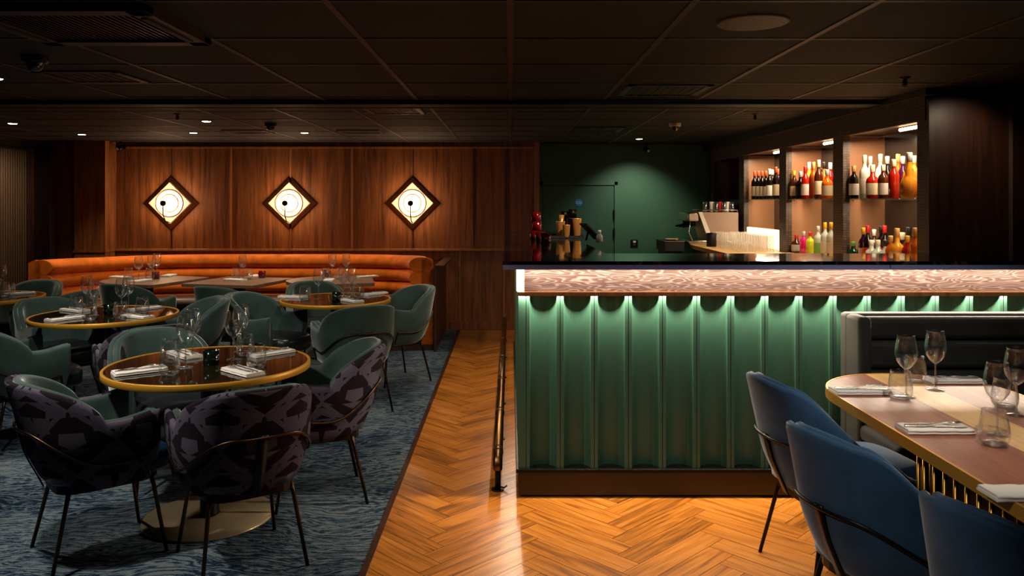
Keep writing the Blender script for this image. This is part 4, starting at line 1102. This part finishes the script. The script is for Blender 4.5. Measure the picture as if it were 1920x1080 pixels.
def shaker(px, y, h, r, m, label):
    x, y, z = onbar(px, y); t = thing('cocktail_shaker', label, 'shaker', (x, y, z+.0085), 0, 'bar tools on the black tray')
    bm = newbm(); lathe(bm, [(0, 0), (r*.72, 0), (r*.76, .004), (r, h*.97), (r*1.03, h), (r*.98, h), (r*.9, h*.95), (r*.7, .01), (0, .008)], 24); obj('tin', bm, m, t)
    bm = newbm(); lathe(bm, [(r*.9, h*.72), (r*.93, h*.74), (r*.9, h*.76)], 20); obj('ring', bm, 'brass', t)
shaker(1051, 6.55, .125, .038, 'gold', 'gold cocktail shaker tin, leftmost on the tray')
shaker(1062, 6.45, .10, .032, 'gold', 'shorter gold mixing tin between the shakers')
shaker(1082, 6.5, .15, .036, 'gold', 'tall gold cocktail shaker tin, rightmost on the tray')
shaker(1070, 6.62, .15, .032, 'black_metal', 'black cocktail tin standing behind the gold ones')
x, y, z = onbar(1053, 6.68); t = thing('bar_jigger', 'gold double jigger standing behind the left shaker', 'jigger', (x, y, z+.0085))
bm = newbm(); lathe(bm, [(0, 0), (.022, 0), (.012, .08), (.024, .175), (.018, .175), (0, .1)], 20); obj('cup', bm, 'gold', t)
bm = newbm(); lathe(bm, [(.0125, .076), (.0145, .08), (.0125, .084)], 16); obj('collar', bm, 'brass', t)
for px, yy, hz, lb in ((1059, 6.8, .17, 'left black upturned cup above the gold shakers'), (1074, 6.78, .185, 'right black upturned cup above the gold shakers')):
    x, y, z = onbar(px, yy); t = thing('black_canister', lb, 'canister', (x, y, z+.0085))
    bm = newbm(); lathe(bm, [(0, 0), (.028, 0), (.024, hz*.8), (.03, hz*.82)], 20); obj('stand', bm, 'black_metal', t)
    bm = newbm(); lathe(bm, [(0, hz*.82), (.032, hz*.82), (.036, hz+.035), (.03, hz+.035), (.026, hz*.86), (0, hz*.86)], 20); obj('cup', bm, 'black_metal', t)
x, y, z = onbar(1112, 6.1); t = thing('menu_tablet', 'dark tilted till screen leaning on the bar', 'screen', (x, y, z), .3)
bm = newbm(); loft(bm, [[(-.075, -.03, .125), (-.066, -.03, .13), (-.066, .10, .13), (-.075, .10, .125)], [(.05, -.05, .002), (.06, -.05, .004), (.06, .10, .004), (.05, .10, .002)]]); 
for f in bm.faces: f.smooth = False
obj('screen', bm, 'black_metal', t)
bm = newbm(); loft(bm, [[(-.03, .02, .085), (-.02, .02, .085), (-.02, .04, .085), (-.03, .04, .085)], [(-.05, .02, .0), (-.04, .02, .0), (-.04, .04, .0), (-.05, .04, .0)]]); obj('stand', bm, 'black_metal', t)
x, y, z = onbar(1124, 5.8); t = thing('sanitiser_bottle', 'small clear bottle with a light cap beside the till screen', 'bottle', (x, y, z))
bm = newbm(); lathe(bm, [(0, 0), (.023, 0), (.025, .01), (.024, .045), (.010, .065), (.009, .072)], 16); obj('body', bm, 'bottle_clear_bottle', t)
bm = newbm(); lathe(bm, [(.011, .068), (.012, .09), (.0, .09)], 12); obj('cap', bm, 'paper_white', t)

# coffee machine on the back counter
cm = thing('coffee_machine', 'espresso machine with slanted steel side panel on the back counter', 'coffee machine', (2.12, 8.55, ZBC))
bm = newbm()
P = [(-.09, .0), (-.015, .0), (.27, .0), (.27, .33), (-.135, .33), (-.01, .06)]
P = [(-.135, .335), (.27, .335), (.27, .02), (-.02, .02)]
loft(bm, [[(x, -.16, z) for x, z in P], [(x, .34, z) for x, z in P]]);
for f in bm.faces: f.smooth = False
obj('body', bm, 'steel_satin', cm)
bm = newbm(); P = [(-.155, .34), (-.115, .34), (.02, .0), (-.03, .0)]
loft(bm, [[(x, -.19, z) for x, z in P], [(x, -.161, z) for x, z in P]])
for f in bm.faces: f.smooth = False
obj('side_cheek', bm, 'white_ceramic', cm)
bm = newbm(); box(bm, -.26, -.14, -.17, .34, .24, .335, .015); obj('group_head_cover', bm, 'steel', cm)
bm = newbm(); box(bm, -.26, .0, -.17, .34, .0, .045, .012); obj('drip_tray', bm, 'steel', cm)
for yy in (-.08, .1, .26):
    bm = newbm(); tube(bm, [(-.19, yy, .24), (-.19, yy, .19)], .032, 14); tube(bm, [(-.19, yy, .20), (-.30, yy, .18)], .011, 8); obj('portafilter', bm, 'black_metal', cm)
bm = newbm(); tube(bm, [(-.23, -.15, .24), (-.25, -.16, .12), (-.21, -.165, .04)], .006, 8); obj('steam_wand', bm, 'steel', cm)
for s in (-.16, .34):
    bm = newbm(); tube(bm, [(-.1, s, .335), (-.1, s, .36), (.26, s, .36), (.26, s, .335)], .005, 6); obj('cup_rail', bm, 'steel', cm)
bk = thing('knock_box', 'tall black canister beside the coffee machine', 'canister', ((1334-957)*8.0/1500, 8.0, ZBC))
bm = newbm(); lathe(bm, [(0, 0), (.045, 0), (.048, .005), (.05, .125), (.047, .13)], 20); obj('body', bm, 'black_paint', bk); bm = newbm(); lathe(bm, [(.05, .125), (.052, .135), (.0, .14)], 20); obj('lid', bm, 'black_metal', bk)
sk = thing('ice_well', 'dark open box with a light rim at the end of back counter', 'box', (1.745, 8.6, 1.02))
bm = newbm(); box(bm, -.13, .07, -.25, -.24, 0, .10); box(bm, -.13, .07, .24, .25, 0, .10); box(bm, -.13, -.12, -.24, .24, 0, .1); box(bm, .06, .07, -.24, .24, 0, .1); box(bm, -.12, .06, -.24, .24, 0, .01); obj('body', bm, 'black_paint', sk)
bm = newbm(); box(bm, -.135, .075, -.256, -.24, .10, .108); box(bm, -.135, -.12, -.24, .25, .10, .108); obj('rim', bm, 'steel_satin', sk)
bm = newbm(); box(bm, -.12, .06, -.2, .2, -1.02, 0); obj('pedestal', bm, 'black_paint', sk)

# glasses
tg = tag(obj('highball_glass', (lambda b: (lathe(b, [(0, .068), (.030, .070), (.033, .066), (.037, .002), (.036, 0)], 14), b)[1])(newbm()), 'lit_glass_tint'), 'upside-down straight glass in the stacked rows on the back counter', 'glass', 'stacked glasses on the back counter')
first = True
def gl(x, y, z, label=None, grp=None):
    global first
    o = tg if first else tg.copy()
    if not first: C.objects.link(o)
    first = False; o.location = (x, y, z)
    if label: o['label'] = label
    if grp: o['group'] = grp
for j, X in enumerate((2.08, 2.16, 2.24, 2.32)):
    for k in range(14):
        y = 7.12+.082*k+.03*(j % 2)
        gl(X, y, ZBC)
        if j > 1 or k > 7: gl(X, y, ZBC+.071)
for k in range(10):
    gl(XS-.04, 7.42+.085*k, ZBC, 'glass in the brightly lit stack inside the third bay', 'glasses in the lit bay'); gl(XS-.04, 7.42+.085*k, ZBC+.071, 'glass in the brightly lit stack inside the third bay', 'glasses in the lit bay')
lb = thing('light_panel', 'glowing backlight panel behind the glasses in the third bay', 'light', (XS+.02, 7.82, ZBC))
bm = newbm(); box(bm, 0, .012, -.52, .5, .005, .185); obj('diffuser', bm, 'glow_panel', lb)
bm = newbm(); box(bm, .012, .02, -.52, .5, 0, .19); obj('housing', bm, 'white_plastic', lb)
cc = ['cream', 'red', 'white', 'silver']
for i, (px, m_) in enumerate(((1322, 'glass_base'), (1334, 'white_ceramic'), (1343, 'glass_base'), (1350, 'paper_red'), (1358, 'glass_base'), (1364, 'white_ceramic'), (1373, 'glass_base'))):
    y = 8.5+.04*(i % 2); x = (px-957)*y/1500
    bm = newbm(); lathe(bm, [(0, .003), (.018, 0), (.020, .004), (.0245, .11), (.023, .11), (.019, .01), (0, .008)], 16)
    tag(obj('cup', bm, m_, None, (x, y, ZBC+.337)), ['leftmost clear glass', 'white cup, left of the middle,', 'clear glass beside the left white cup', 'pinkish red cup', 'clear glass beside the red cup', 'right white cup', 'rightmost clear glass'][i]+' on top of the coffee machine', 'cup', 'cups on the coffee machine')
